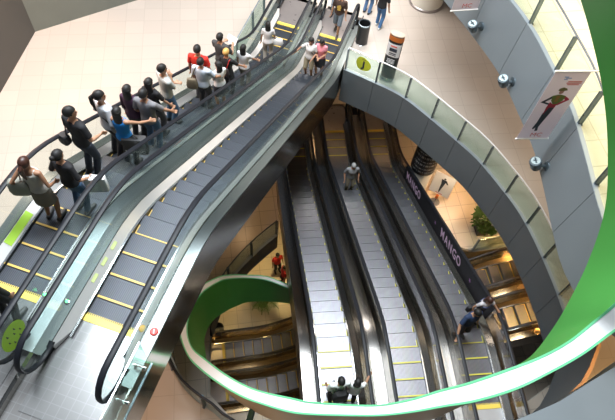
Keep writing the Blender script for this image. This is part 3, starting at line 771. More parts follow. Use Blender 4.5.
p4 = person('woman in a white long-sleeved top with tied dark hair and a black crossbody bag', ul(3.24, -.27), AU - .5, 1.76, ((.66, .68, .72), 1.95), ('trousers', DARK), ('pony', 'hair'), True, lh=(.10, .20, .95), rh=(.12, -.2, .95), turn=-25, group=GD)
carried_bag('crossbody_bag', 'black bag slung across the white long-sleeved top', 'bag', p4, (.02, -.23, .98), (.26, .11, .22), (.014, .014, .015), .2, [(.02, -.21, 1.09), (.10, -.05, 1.28), (.02, .12, 1.46), (-.11, .02, 1.30), (-.04, -.2, 1.09)])
p5 = person('woman in a bright blue tank top reaching across to the black handrail', ul(3.05, .08), AU + .05, 1.6, ((.015, .22, .62), 0), ('trousers', DARK), ('long', 'hair'), True, rh=(.42, -.40, 1.06), lh=(.06, .24, .88), group=GD)
sb = carried_bag('shopping_bag', 'black paper shopping bag with white lettering beside the blue tank top', 'bag', p5, (-.04, -.22, .78), (.44, .14, .40), (.018, .018, .02), .25, [(-.04, -.32, .97), (-.04, -.24, 1.08), (-.04, -.14, .97)], (.02, .02, .02), False)
text('MANGO', .10, M['white'], sb, frame((-.075, 0, -.12), (0, -1, 0), (0, 0, 1)))
p6 = person('woman in a dark plum top with long black hair, next to the grey polo shirt', ul(3.98, -.26), AU, 1.64, ((.05, .018, .045), 1.6), ('trousers', DARK), ('long', 'hair'), True, group=GD)
p7 = person('man in a grey polo shirt and blue jeans, seen from behind', ul(3.84, .10), AU, 1.72, ((.20, .19, .20), .85), ('trousers', JEANS), ('short', 'hair'), rh=(.30, -.33, .98), lh=(.1, .25, .9), group=GD)
p8 = person('woman in a black T-shirt with long hair, just ahead of the grey polo shirt', ul(4.45, -.09), AU - .1, 1.66, ((.014, .013, .015), .8), ('trousers', (.05, .05, .06)), ('long', 'hair'), True, rh=(.20, -.26, .92), group=GD)
p9 = person('man in a pale grey shirt and jeans holding his hand to his chin', ul(5.18, -.22), AU - .55, 1.77, ((.42, .44, .43), .8), ('trousers', JEANS), ('short', 'hair'), rh=(.12, -.06, 1.38), lh=(.20, -.02, 1.14), turn=-15, group=GD)
p10 = person('man in a red T-shirt with black hair, at the hall side of the queue', ul(6.8, -.26), AU + .1, 1.80, ((.62, .025, .015), .75), ('trousers', DARK), ('short', 'hair'), group=GD)
p11 = person('man in a pale blue shirt and black trousers with a strap over his shoulder', ul(6.24, .04), AU, 1.7, ((.50, .56, .66), .8), ('trousers', DARK), ('short', 'hair'), rh=(.30, -.30, 1.0), group=GD)
carried_bag('shoulder_bag', 'brown canvas bag on the back of the man in the pale blue shirt', 'bag', p11, (-.17, .20, 1.02), (.26, .12, .30), (.13, .105, .07), .2, [(-.14, .22, 1.17), (-.06, .12, 1.46), (.10, .12, 1.25)])
p12 = person('young woman in a white T-shirt looking back, below the blond hair', ul(6.7, .27), AU + .9, 1.55, ((.72, .72, .72), .7), ('skirt', DARK), ('long', 'hair'), True, lh=(.22, .05, .98), rh=(.24, -.10, .98), turn=25, group=GD)
p13 = person('man in a charcoal T-shirt reading a white sheet, farthest over the glass side', ul(8.15, -.27), AU - .15, 1.80, ((.05, .05, .052), .75), ('trousers', DARK), ('short', 'hair'), rh=(.30, -.16, 1.22), lh=(.30, .10, 1.22), group=GD)
sheet = tag(MB().box((0, 0, 0), (.21, .30, .004)).build('paper_sheet', M['paper'], None, local(p13, (.40, -.08, 1.27)), AU), 'white sheet of paper held by the man in charcoal', 'paper'); sheet.rotation_euler = (0, -.9, AU - .3)
p14 = person('person with short blond hair in a black top with a red strap', ul(7.47, .12), AU - .1, 1.65, ((.014, .014, .016), .9), ('trousers', DARK), ('short', 'hair_blond'), True, rh=(.32, -.30, 1.0), lh=(.2, .2, .95), group=GD)
carried_bag('shoulder_bag', 'small red strapped bag on the back of the blond person', 'bag', p14, (-.16, -.02, 1.08), (.22, .09, .24), (.03, .02, .02), 0, [(-.13, -.06, 1.2), (-.06, -.12, 1.46), (.10, -.10, 1.3)], (.55, .03, .03))
p15 = person('woman in a white blouse with long black hair, one hand on the handrail', ul(8.26, .24), AU - .1, 1.6, ((.74, .73, .74), .6), ('trousers', (.22, .20, .18)), ('long', 'hair'), True, rh=(.34, -.24, 1.0), group=GD)
p16 = person('woman with long black hair at the head of the queue, near the yellow comb', ul(10.96, .0), AU + .3, 1.62, ((.70, .69, .70), .6), ('trousers', (.40, .36, .32)), ('long', 'hair'), True, rh=(.15, -.22, .9), group=GD)
carried_bag('handbag', 'white handbag carried by the woman at the head of the queue', 'bag', p16, (.08, -.32, .86), (.34, .13, .22), (.80, .79, .78), 0, [(.08, -.38, .97), (.08, -.28, 1.06), (.08, -.24, .97)], (.75, .75, .74))
p0 = person('person in black stepping onto the queue escalator, only a leg in the picture', on_esc('UL', -.48, .16), AU, 1.7, ((.012, .012, .014), 1.9), ('trousers', (.012, .012, .015)), ('short', 'hair'), stance='stand', group=GD)
# riding up towards the camera
p17 = person('woman in a white T-shirt and khaki shorts riding beside the pink top', on_step('UR', 10.72, -.13), AU + PI, 1.6, ((.74, .74, .74), .7), ('shorts', KHAKI), ('bob', 'hair'), True, rh=(.12, -.50, 1.03), lh=(.2, .12, 1.0), nod=8, group=GUP)
carried_bag('crossbody_bag', 'black crossbody bag worn over the white T-shirt and khaki shorts', 'bag', p17, (.02, .24, .92), (.22, .10, .20), (.015, .015, .02), 0, [(.02, .21, 1.02), (.12, .05, 1.25), (.03, -.11, 1.46), (-.11, .0, 1.3), (-.04, .2, 1.03)])
p18 = person('woman in a pink top and black skirt looking down at her hands', on_step('UR', 10.98, .18), AU + PI, 1.58, ((.78, .28, .33), .5), ('skirt', DARK), ('long', 'hair'), True, lh=(.24, .05, 1.12), rh=(.24, -.05, 1.12), nod=20, group=GUP)
# on the hall floor by the far combs
def yellow_print(sh, bend):
    mb = MB()
    for (y, z, w, h) in ((0, 1.22, .05, .20), (.045, 1.25, .05, .10), (-.045, 1.25, .05, .10), (0, 1.15, .12, .05), (.03, 1.31, .04, .05)):
        mb.box((.139, y, z), (.012, w, h))
    mb.v = [tuple(bend(p)) for p in mb.v]; mb.build('shirt_print', M['yellow'], sh)
def on_hall(x, y): return Vector((x, y, L2))
p19 = person('man in a dark brown T-shirt with a yellow print, stepping onto the upper escalator', on_esc('UR', LU + .42, .10), AU + PI, 1.66, ((.055, .030, .022), .85), ('shorts', (.13, .16, .19)), ('short', 'hair'), stance='walk', shoe=(.05, .04, .035), group='people on the hall floor', print_=yellow_print)
p20 = person('person in pale clothes behind the brown T-shirt man', on_esc('UR', LU + 1.25, -.22), AU + PI, 1.62, ((.55, .58, .62), .8), ('trousers', (.32, .36, .42)), ('short', 'hair'), True, group='people on the hall floor')
p21 = person('man in a black T-shirt and blue jeans standing on the hall floor by the bin', on_hall(1.62, 16.38), R(60), 1.72, ((.014, .014, .017), .8), ('trousers', (.06, .16, .34)), ('short', 'hair'), shoe=(.6, .6, .6), stance='step', group='people on the hall floor')
p22 = person('person in blue jeans beside the man in the black T-shirt', on_hall(1.20, 17.05), R(60), 1.66, ((.30, .24, .26), .8), ('trousers', (.08, .17, .33)), ('long', 'hair'), True, group='people on the hall floor')
# lower escalators
p23 = person('grey-haired man in a grey shirt and khaki trousers riding alone', on_step('DM', 8.72, .05), AZL + PI, 1.68, ((.22, .225, .24), .85), ('trousers', (.26, .22, .16)), ('short', 'hair_grey'), lh=(.10, .26, .92), rh=(.10, -.26, .92), nod=12, group=GLO)
p24 = person('man in a white T-shirt with black backpack straps at the top of the bright escalator', on_esc('DL', .27, -.14), AZL + .1, 1.7, ((.78, .78, .79), .8), ('trousers', DARK), ('short', 'hair'), lh=(.12, .22, .92), rh=(.14, -.2, .95), group=GLO)
carried_bag('backpack', 'black backpack on the back of the man in the white T-shirt', 'backpack', p24, (-.21, .02, 1.16), (.32, .17, .44), (.014, .014, .016), 0, [(-.14, .11, 1.02), (.10, .12, 1.22), (.05, .11, 1.43), (-.15, .09, 1.38), (-.15, -.09, 1.38), (.05, -.11, 1.43), (.10, -.12, 1.22), (-.14, -.11, 1.02)])
p25 = person('woman in a white top with black hair, one hand on the rail by the backpack', on_esc('DL', .25, .22), AZL - .2, 1.6, ((.78, .78, .79), .5), ('trousers', DARK), ('bob', 'hair'), True, rh=(.36, -.34, 1.04), group=GLO)
p26 = person('man in a navy T-shirt leaning back with one hand on the handrail', on_step('DR', 1.66, -.24), AZL + PI + .25, 1.7, ((.018, .035, .085), .8), ('shorts', (.06, .06, .07)), ('short', 'hair'), rh=(.26, -.44, 1.02), lh=(.05, .27, .86), lean=2, nod=12, turn=15, group=GLO)
p27 = person('woman in a striped top leaning over the handrail by the lettered board', on_step('DR', 2.06, .22), AZL + PI + .3, 1.6, ((.50, .48, .50), .5), ('skirt', DARK), ('long', 'hair_brown'), True, lh=(.44, .36, 1.06), rh=(.05, -.25, .9), lean=5, nod=8, group=GLO)
mb = MB()
for z in (1.02, 1.09, 1.16, 1.23, 1.30, 1.37):
    rx, ry = (.124, .152) if z < 1.1 else (.136, .158) if z < 1.2 else (.141, .170)
    mb.loft([[( .006 + rx * math.cos(2 * PI * k / 20), ry * math.sin(2 * PI * k / 20), z + dz) for k in range(20)] for dz in (-.014, .014)])
k_ = R(5); mb.v = [((x) * math.cos(k_) + (z - .95) * math.sin(k_), y, .95 - x * math.sin(k_) + (z - .95) * math.cos(k_)) for x, y, z in mb.v]
mb.build('stripes', cloth((.05, .06, .12)), [c for c in p27.children if c.name.startswith('shirt')][0])
carried_bag('shoulder_bag', 'black bag on the shoulder of the woman in the striped top', 'bag', p27, (-.10, -.24, .95), (.24, .12, .22), (.014, .014, .018), .2, [(-.12, -.26, 1.12), (-.03, -.13, 1.42), (.08, -.2, 1.2)])
# basement
GB = 'people in the basement'
person('person in a red top standing under the small balcony', Vector((-1.02, 11.4, B1)), R(-60), 1.65, ((.60, .03, .03), .8), ('trousers', DARK), ('short', 'hair'), group=GB, vox=.016)
person('person in a red shirt and black trousers closest to the lower escalator side', Vector((-.66, 10.85, B1)), R(200), 1.66, ((.45, .02, .03), .8), ('trousers', (.05, .015, .02)), ('short', 'hair'), group=GB, vox=.016)

# ------------------------------------------------------------------ details on the escalators
def loc_mtx(k, a, b, h, yaw=0): return (a, -b, tops[k][1].zs(a) + h)
rUL, rUR, rDR = tops['UL'][0], tops['UR'][0], tops['DR'][0]
def deck_label(k, a0, a1, b0, b1, mat, name, h=.125):
    E = tops[k][1]; mb = MB()
    n = 8; mb.loft([[(a, -b, E.zs(a) + hh) for b, hh in ((b0, .062 + (abs(b0) - .437) / .138 * .10 + .004), (b1, .062 + (abs(b1) - .437) / .138 * .10 + .004), (b1, .062 + (abs(b1) - .437) / .138 * .10 + .008), (b0, .062 + (abs(b0) - .437) / .138 * .10 + .008))] for a in [a0 + (a1 - a0) * i / n for i in range(n + 1)]])
    return mb.build(name, mat, tops[k][0])
tag(deck_label('UL', .48, 1.10, -.46, -.565, M['lime2'], 'deck_label'), 'lime label on the deck')
for i in range(3): deck_label('UR', .35 + .3 * i, .50 + .3 * i, -.50, -.545, M['lime_pale'], 'deck_label')
for k, b in (('UL', .46), ('UR', -.70)):
    mb = MB(); x, y, z = loc_mtx(k, -.06, b, .09 if b > 0 else .145); mb.lathe([(.045, 0), (.045, .012), (.03, .02)], (x, y, z), 16); o = mb.build('lamp_ring', M['chrome'], tops[k][0])
    mb = MB(); mb.ball((x, y, z + .018), (.028, .028, .012), 12, 6); mb.build('indicator_lamp', M['greenlamp'], o)
x, y, z = loc_mtx('UR', -.05, .70, .13)
mb = MB(); mb.lathe([(.062, 0), (.062, .02), (.05, .03)], (x, y, z), 20); o = mb.build('stop_button', M['red'], rUR); tag(o, 'red stop button')
mb = MB(); mb.box((x, y, z + .032), (.07, .02, .004), .3); mb.build('button_mark', M['white'], o)
x, y, z = loc_mtx('UR', -.06, .52, .12); mb = MB(); mb.lathe([(.055, 0), (.055, .015), (.03, .03)], (x, y, z), 20); tag(mb.build('signal_button', M['yellow'], rUR), 'amber signal disc')
# round lime notice on the glass end by the queue
mb = MB(); c = (-.84, -.600, .50)
mb.loft([[(c[0] + .225 * math.cos(2 * PI * k / 32), y, c[2] + .265 * math.sin(2 * PI * k / 32)) for k in range(32)] for y in (-.599, -.603)])
st_ = mb.build('safety_notice', M['lime2'], rUL); tag(st_, 'round lime safety notice on the glass end')
for (u, v, s_) in ((-.08, .12, .035), (.06, .10, .03), (-.11, -.02, .03), (.02, 0.02, .03), (.12, -.04, .03), (-.05, -.13, .03), (.07, -.13, .028)):
    mb = MB(); x0, z0 = c[0] + u, c[2] + v
    mb.box((x0, -.6045, z0), (s_ * .5, .003, s_)); mb.box((x0, -.6045, z0 + s_ * .8), (s_ * .45, .003, s_ * .4)); mb.box((x0 + s_ * .35, -.6045, z0 - s_ * .6), (s_ * .3, .003, s_ * .6)); mb.build('pictogram', M['ink'], st_)
# black advertising board with its lettering along the last lower escalator
E = tops['DR'][1]
mb = MB(); nn = 40; rows = []
for i in range(nn + 1):
    a = 2.0 + (9.35 - 2.0) * i / nn; z = E.zs(a)
    rows.append([(a, .5785 - 1.157, z + .17), (a, .5785 - 1.157 + .012, z + .17), (a, .5785 - 1.157 + .012, z + .915), (a, .5785 - 1.157, z + .915)])
mb.loft(rows); board = mb.build('advert_board', MN('board_black', (.010, .009, .011), .6, 0, .15, 5, (1, 1, 1), .2), rDR); tag(board, 'black lettered board')
def board_text(txt, a, size, mat, h=.52):
    z = E.zs(a) + h; t = Vector((-1, 0, T30))     # reads up the slope, from the lower end to the upper
    return text(txt, size, mat, board, frame((a, -.565, z), t, (0, 0, 1)), bold=.004)
def letters(word, a0, step, size, mat):
    for i, ch in enumerate(word): board_text(ch, a0 - i * step, size, mat)
letters('MANGO', 8.95, .32, .44, M['pink'])
letters('MANGO', 5.35, .32, .44, M['pink'])
for a in (8.9, 6.0, 3.25):
    mb = MB(); z = E.zs(a) + .52; pts = []
    for k in range(10):
        r = .075 if k % 2 == 0 else .03; t = PI / 2 + k * PI / 5; pts.append((a + r * math.cos(t), z + r * math.sin(t)))
    mb.loft([[(x, y, z_) for x, z_ in pts] for y in (-.566, -.563)]); mb.build('star', M['violet'], board)
# glass barrier with steel stand-offs beside the near end of the upper escalator
gb = thing('glass_barrier', 'glass barrier on steel bolts beside the near end of the steel-clad escalator', 'barrier', (0, 0, 0))
o_ = uq(-2.50, 2.31 - 2.31 - .45); o_.z = L3 - .012; gb.location = o_; gb.rotation_euler = (0, 0, AZU + PI)
mb = MB(); mb.box((.75, .10, .50), (1.45, .014, .96)); mb.build('glass_panel', M['glass_green'], gb)
mb = MB(); mb.box((.75, .10, .985), (1.46, .018, .015)); mb.build('cap_rail', M['chrome'], gb)
mb = MB(); mb.box((.75, .10, .015), (1.5, .03, .03)); mb.build('base_channel', M['gunmetal'], gb)
for x in (.15, .65, 1.15):
    mb = MB(); mb.tube([(x, .11, .28), (x, -.05, .28)], .018, 10); mb.tube([(x, .10, .28), (x, .135, .28)], .032, 12); mb.box((x, -.05, .14), (.03, .03, .28)); mb.build('stand_off', M['chrome'], gb)

# ------------------------------------------------------------------ things on the hall floor
# the lime J sign on the first glass sheet
p, nn_ = at2(.62); d = Vector((-nn_.y, nn_.x, 0)); org = p - nn_ * .022 + Vector((0, 0, .53))
mt = frame(org, d, (0, 0, 1))
pts = []
for k in range(36):
    t = 2 * PI * k / 36; r = .26 * (1 + .06 * math.cos(2 * t + .6) + .05 * math.cos(3 * t)); pts.append((r * math.cos(t) * .95, r * math.sin(t) * 1.08))
mb = MB(); mb.loft([[(x, y, z) for x, y in pts] for z in (0, .006)])
jo = mb.build('area_sign', M['lime']); jo.matrix_world = mt
tag(jo, 'lime round sign with a navy J on the glass balustrade', 'sign')
text('J', .36, M['ink'], jo, Matrix.Translation((.015, -.02, .008)), bold=.012)
mb = MB(); mb.box((0, .19, .008), (.13, .014, .002)); mb.build('small_print', M['ink'], jo)
# bin
bn = thing('litter_bin', 'black cylindrical litter bin with a steel ring on the hall floor', 'bin', (1.10, 15.52, 0))
mb = MB(); mb.lathe([(.20, .02), (.20, .80), (.185, .80), (.185, .45), (.0001, .45)], n=32, caps=False); mb.build('bin_body', M['black'], bn)
mb = MB(); mb.lathe([(.205, .78), (.21, .80), (.205, .83), (.185, .835), (.178, .81), (.185, .785)], n=32, caps=False); mb.build('rim_ring', M['gunmetal'], bn)
mb = MB(); mb.lathe([(.21, 0), (.21, .03), (.2, .035)], n=32); mb.build('base_ring', M['chrome'], bn)
# information totem
tz = R(-108)
tt = thing('information_totem', 'tall black information totem with an orange band and white notice behind the glass', 'totem', (2.03, 13.98, 0), tz + PI / 2)
def oval(w, d, n=28): return [(w / 2 * math.copysign(abs(math.cos(2 * PI * k / n)) ** .8, math.cos(2 * PI * k / n)), d / 2 * math.sin(2 * PI * k / n)) for k in range(n)]
def ovl(mb, secs): mb.loft([[(x, y, z) for x, y in oval(w, d)] for z, w, d in secs])
mb = MB(); ovl(mb, [(.10, .46, .24), (1.84, .46, .24), (1.86, .44, .22)]); mb.build('totem_body', M['black'], tt)
mb = MB(); ovl(mb, [(0, .60, .38), (.03, .60, .38), (.14, .47, .25)]); mb.build('base_plate', M['chrome'], tt)
mb = MB(); ovl(mb, [(1.855, .46, .24), (1.885, .45, .23)]); mb.build('totem_top', MN('totem_top', (.46, .36, .28), .5), tt)
def shell(mb, z0, z1, w, d, k0, k1, n=28):
    o = oval(w, d, n); o2 = oval(w + .012, d + .012, n); idx = [k % n for k in range(k0, k1 + 1)]
    for i, j in zip(idx[:-1], idx[1:]):
        mb.add([(*o[i], z0), (*o[j], z0), (*o[j], z1), (*o[i], z1), (*o2[i], z0), (*o2[j], z0), (*o2[j], z1), (*o2[i], z1)], [(0, 1, 2, 3), (4, 7, 6, 5), (0, 4, 5, 1), (3, 2, 6, 7), (1, 5, 6, 2), (0, 3, 7, 4)])
mb = MB(); shell(mb, 1.66, 1.83, .462, .242, 14, 28); mb.build('orange_band', M['orange'], tt)
mb = MB(); shell(mb, 1.06, 1.56, .462, .242, 16, 26); nt_ = mb.build('notice', M['paper'], tt)
for i, (z, w, h) in enumerate(((1.48, .20, .03), (1.34, .24, .12), (1.20, .22, .03), (1.14, .24, .02))):
    mb = MB(); mb.box((0, -.130, z), (w, .006, h)); mb.build('notice_print', M['ink' if i else 'red'], nt_)
for i, z in enumerate((.95, .90, .85, .80)):
    mb = MB(); mb.box((0, -.122, z), (.26 - .03 * (i % 2), .006, .012)); mb.build('notice_print', M['paper'], tt)
# the big round column at the top of the picture
cl = thing('round_column', 'thick white round column standing on the pale hall floor', 'column', (3.32, 18.05, 0))
mb = MB(); mb.lathe([(.60, .10), (.60, 5.2)], n=48); mb.build('shaft', M['cream'], cl)
mb = MB(); mb.lathe([(.63, 0), (.63, .09), (.605, .11)], n=48); mb.build('base_ring', M['plate_brown'], cl)

# ------------------------------------------------------------------ banners and spotlights on the upper gallery edge
def hanging_banner(label, x0, y0, ztop, w, h, az, art):
    root = thing('hanging_banner', label, 'banner', (x0, y0, ztop - h), az, 'hanging fashion banners')
    mb = MB(); mb.box((w / 2, 0, h / 2), (w, .006, h)); cl_ = mb.build('cloth', M['banner'], root, smooth=False)
    for z in (0, h):
        mb = MB(); mb.tube([(-.02, 0, z), (w + (.22 if z else .02), 0, z)], .018, 10); mb.build('rod', M['white'], root)
    def poly(pts, mat, name, dz=0):
        mb = MB(); mb.loft([[(u * w, y, (1 - v) * h) for u, v in pts] for y in (-.0035 - dz, -.0065 - dz)]); mb.build(name, mat, cl_)
    if art:
        black = M['ink']; redm = cloth((.45, .03, .07)); grn = cloth((.16, .20, .05)); sk = cloth((.42, .22, .18)); hat = cloth((.17, .15, .06)); mul = cloth((.30, .16, .05))
        poly([(.40, .235), (.50, .215), (.62, .23), (.66, .255), (.52, .265), (.40, .262)], hat, 'print')
        poly([(.45, .26), (.58, .262), (.57, .295), (.51, .31), (.45, .295)], sk, 'print')
        poly([(.33, .33), (.46, .315), (.56, .315), (.72, .335), (.70, .40), (.58, .45), (.46, .45), (.36, .40)], grn, 'print', .001)
        poly([(.44, .33), (.56, .33), (.54, .42), (.46, .42)], mul, 'print', .003)
        poly([(.34, .33), (.38, .36), (.20, .42), (.40, .445), (.38, .465), (.08, .425)], black, 'print')
        poly([(.70, .335), (.86, .375), (.88, .39), (.62, .47), (.58, .45), (.76, .39), (.67, .36)], redm, 'print')
        poly([(.36, .42), (.46, .45), (.60, .45), (.58, .52), (.52, .60), (.36, .60), (.34, .50)], redm, 'print', .001)
        poly([(.42, .50), (.58, .50), (.55, .60), (.50, .70), (.46, .80), (.50, .86), (.42, .87), (.38, .80), (.40, .66), (.38, .58)], black, 'print', .003)
        poly([(.34, .58), (.42, .58), (.40, .72), (.38, .82), (.34, .84), (.30, .83), (.34, .72)], black, 'print')
        for i, (u, v, uw) in enumerate(((.34, .07, .12), (.40, .085, .16), (.36, .10, .10))): poly([(u, v), (u + uw, v), (u + uw, v + .012), (u, v + .012)], M['blueink'], 'print')
        for i, (u, v, uw) in enumerate(((.52, .13, .40), (.50, .15, .42), (.54, .17, .34))): poly([(u, v), (u + uw, v), (u + uw, v + .013), (u, v + .013)], M['redink'], 'print')
    text('MC', .17, M['redink'], cl_, frame((w * .55, -.0045, h * .065), (1, 0, 0), (0, 0, 1)))
hanging_banner('white hanging banner printed with a posing woman in red, green and black', 4.09, 8.05, 6.6, .67, 1.93, R(10), True)
hanging_banner('white hanging banner at the top edge of the picture, only its foot showing', 2.81, 11.77, 6.60, .67, 1.93, R(16), False)
def spotlight(label, m, d, i):
    root = thing('spotlight', label, 'lamp', m, math.atan2(d[1], d[0]), 'spotlights along the gallery edge')
    mb = MB(); mb.lathe([(.11, -.02), (.11, .015), (.08, .03)], (0, 0, 0), 20); mb.v = [(z, y, x) for x, y, z in mb.v]; mb.build('mount_plate', M['gunmetal'], root)
    mb = MB(); mb.tube([(.0, 0, 0), (.16, 0, .0), (.22, 0, .01)], .03, 10); mb.build('arm', M['gunmetal'], root)
    mb = MB(); mb.tube([(.20, 0, -.10), (.21, 0, -.06), (.26, 0, .07), (.29, 0, .14), (.30, 0, .16)], [.08, .105, .125, .13, .12], 20); hd_ = mb.build('lamp_head', M['gunmetal'], root)
    mb = MB(); mb.tube([(.297, 0, .158), (.303, 0, .176)], [.10, .095], 20); mb.build('lens', M['lens'], hd_)
    mb = MB(); mb.box((.305, 0, .182), (.03, .14, .012)); mb.box((.305, 0, .182), (.10, .02, .012)); mb.build('lens_bar', M['gunmetal'], hd_)
for i, (m, lab) in enumerate((((3.60, 12.0, 4.32), 'spotlight at the end of the gallery edge by the foot of the cut-off banner'), ((4.45, 10.07, 4.18), 'middle spotlight on the blue-grey gallery edge'), ((4.93, 7.9, 4.18), 'spotlight below the banner with the posing woman'))):
    g = min(range(len(gal)), key=lambda k: (gal[k][0] - m[0]) ** 2 + (gal[k][1] - m[1]) ** 2); s_ = sum(math.dist(gal[k], gal[k + 1]) for k in range(g)); pp_, nv = atg(s_)
    spotlight(lab, (pp_.x + nv.x * .13, pp_.y + nv.y * .13, m[2]), (nv.x, nv.y), i)

# ------------------------------------------------------------------ lower hall: wrapped column, poster stand, planter
lc = thing('advertising_column', 'round column wrapped in black lettered film beside the black board', 'column', (4.05, 13.25, L1))
mb = MB(); mb.lathe([(.44, 0), (.44, 3.55)], n=40); mb.build('shaft', M['cream'], lc)
mb = MB(); mb.lathe([(.445, 1.55), (.46, 1.55), (.46, 3.3), (.445, 3.3)], n=40, caps=False); wr = mb.build('wrap', M['black'], lc)
for i, z in enumerate((2.95, 2.72, 2.50, 2.30, 2.10, 1.90, 1.72)):
    mb = MB(); n = 26; t0, t1 = R(200 + 9 * (i % 2)), R(330 - 12 * (i % 3)); hh = (.09, .05, .10, .04, .08, .04, .03)[i]
    k = 0
    while k < n:
        w_ = 1 + (k * 7 + i * 3) % 3
        a0 = t0 + (t1 - t0) * k / n; a1 = t0 + (t1 - t0) * min(n, k + w_) / n - .012
        for s0 in range(2):
            b0 = a0 + (a1 - a0) * s0 / 2; b1 = a0 + (a1 - a0) * (s0 + 1) / 2
            mb.add([(r * math.cos(b), r * math.sin(b), zz) for r in (.460, .464) for b, zz in ((b0, z), (b1, z), (b1, z + hh), (b0, z + hh))], [(0, 1, 2, 3), (4, 7, 6, 5), (0, 4, 5, 1), (3, 2, 6, 7), (1, 5, 6, 2), (0, 3, 7, 4)])
        k += w_ + 1
    mb.build('wrap_print', MN('wrap_print_grey', (.40, .40, .40), .6), wr)
ps = thing('poster_stand', 'poster on a steel stand below the black wrapped column', 'poster', (4.86, 12.75, L1), R(-25))
mb = MB(); mb.lathe([(.20, 0), (.20, .02), (.03, .05)], n=24); mb.build('base_plate', M['chrome'], ps)
mb = MB(); mb.tube([(0, .03, .03), (0, .03, 1.75)], .022, 10); mb.build('pole', M['chrome'], ps)
mb = MB(); mb.box((0, 0, 1.20), (.80, .012, 1.25)); po = mb.build('poster', M['paper'], ps)
mb = MB(); mb.box((.0, -.01, .42), (.10, .10, .16)); tag(mb.build('box', M['orange'], ps), 'orange box on the pole')
for pts, mat in (([(-.02, 1.62), (.05, 1.62), (.05, 1.54), (-.02, 1.54)], 'ink'), ([(-.10, 1.52), (.10, 1.52), (.06, 1.25), (-.06, 1.25)], 'ink'), ([(-.06, 1.25), (.06, 1.25), (.02, .95), (-.01, .72), (-.05, .72)], 'ink'), ([(.10, 1.52), (.20, 1.35), (.16, 1.32), (.06, 1.42)], 'ink'), ([(-.14, .68), (.14, .68), (.14, .64), (-.14, .64)], 'redink')):
    mb = MB(); mb.loft([[(x, y, z) for x, z in pts] for y in (-.007, -.010)]); mb.build('print', M[mat], po)

def leafy(mb, n, rx, rz, zc, ln, w, rnd):
    for i in range(n):
        t = rnd.random() * 2 * PI; u = rnd.uniform(-.6, 1); r = math.sqrt(1 - min(1, u * u)) * rx * rnd.uniform(.5, 1)
        c = Vector((r * math.cos(t), r * math.sin(t), zc + u * rz)); d = Vector((math.cos(t + rnd.uniform(-.7, .7)), math.sin(t + rnd.uniform(-.7, .7)), rnd.uniform(-.5, .8))).normalized()
        sd = d.cross(Vector((0, 0, 1))).normalized() * w; up = sd.cross(d).normalized() * .012; L = ln * rnd.uniform(.7, 1.2)
        mb.add([c, c + d * L * .5 + sd + up, c + d * L, c + d * L * .5 - sd + up, c + d * L * .5 - up * .4], [(0, 1, 4), (1, 2, 4), (2, 3, 4), (3, 0, 4), (0, 3, 2, 1)])
rnd = random.Random(3)
pl = thing('potted_shrub', 'bushy green shrub in a square black planter on the lower hall floor', 'plant', (6.62, 11.72, L1), R(15))
mb = MB(); mb.loft([[(x * w, y * w, z) for x, y in ((-1, -1), (1, -1), (1, 1), (-1, 1))] for z, w in ((0, .22), (.42, .27), (.42, .245), (.36, .24), (.02, .20))], True, False); mb.add([(-.2, -.2, .02), (.2, -.2, .02), (.2, .2, .02), (-.2, .2, .02)], [(0, 1, 2, 3)]); mb.build('planter', M['planter'], pl)
mb = MB(); mb.box((0, 0, .33), (.46, .46, .06)); mb.build('soil', M['soil'], pl)
mb = MB()
for i in range(7): t = i * .9; mb.tube([(.04 * math.cos(t), .04 * math.sin(t), .36), (.12 * math.cos(t), .12 * math.sin(t), .75), (.25 * math.cos(t), .25 * math.sin(t), 1.05)], [.014, .010, .006], 6)
mb.build('stem', M['soil'], pl)
mb = MB(); leafy(mb, 900, .55, .42, .88, .16, .035, rnd); mb.build('foliage', M['leaf'], pl)
pm = thing('potted_palm', 'drooping potted palm on the basement floor inside the green ring', 'plant', (-1.42, 9.75, B1))
mb = MB(); mb.lathe([(.20, 0), (.27, .45), (.29, .47), (.25, .47), (.23, .40), (.0001, .40)], n=28, caps=False); mb.build('pot', M['planter'], pm)
mb = MB(); mb.lathe([(.235, .37), (.235, .42)], n=24); mb.build('soil', M['soil'], pm)
for i in range(16):
    t = i * 2.4; L = rnd.uniform(.75, 1.1); mb = MB(); pr = None
    P = [Vector((math.cos(t) * L * s * (1 - .15 * s), math.sin(t) * L * s * (1 - .15 * s), .42 + .75 * s * (1.35 - s) * (1.5 if i % 3 else 2.0))) for s in [k / 10 for k in range(11)]]
    mb.tube(P, [.012 - .0009 * k for k in range(11)], 5)
    for k in range(2, 11):
        d = (P[k] - P[k - 1]).normalized(); sd = d.cross(Vector((0, 0, 1))).normalized()
        for sg in (1, -1):
            for h_ in (0, .5):
                b0 = P[k - 1].lerp(P[k], h_); tip = b0 + (sd * sg * .9 + d * .6 - Vector((0, 0, .35))) * .26 * math.sin(PI * min(.95, k / 11 + .12)); wv = d * .016
                mb.add([b0 - wv, b0 + wv, tip + wv * .2, tip - wv * .2, (b0 + tip) / 2 + Vector((0, 0, .008))], [(0, 1, 4), (1, 2, 4), (2, 3, 4), (3, 0, 4), (0, 3, 2, 1)])
    mb.build('frond', M['leaf2'], pm)
bb_ = thing('litter_bin', 'small black bin on the basement floor at the foot of the basement escalator', 'bin', (-3.02, 8.2, B1))
mb = MB(); mb.lathe([(.19, .02), (.19, .74), (.175, .74), (.175, .4), (.0001, .4)], n=28, caps=False); mb.build('bin_body', M['black'], bb_)
mb = MB(); mb.lathe([(.2, 0), (.2, .03), (.19, .035)], n=28); mb.build('base_ring', M['chrome'], bb_)

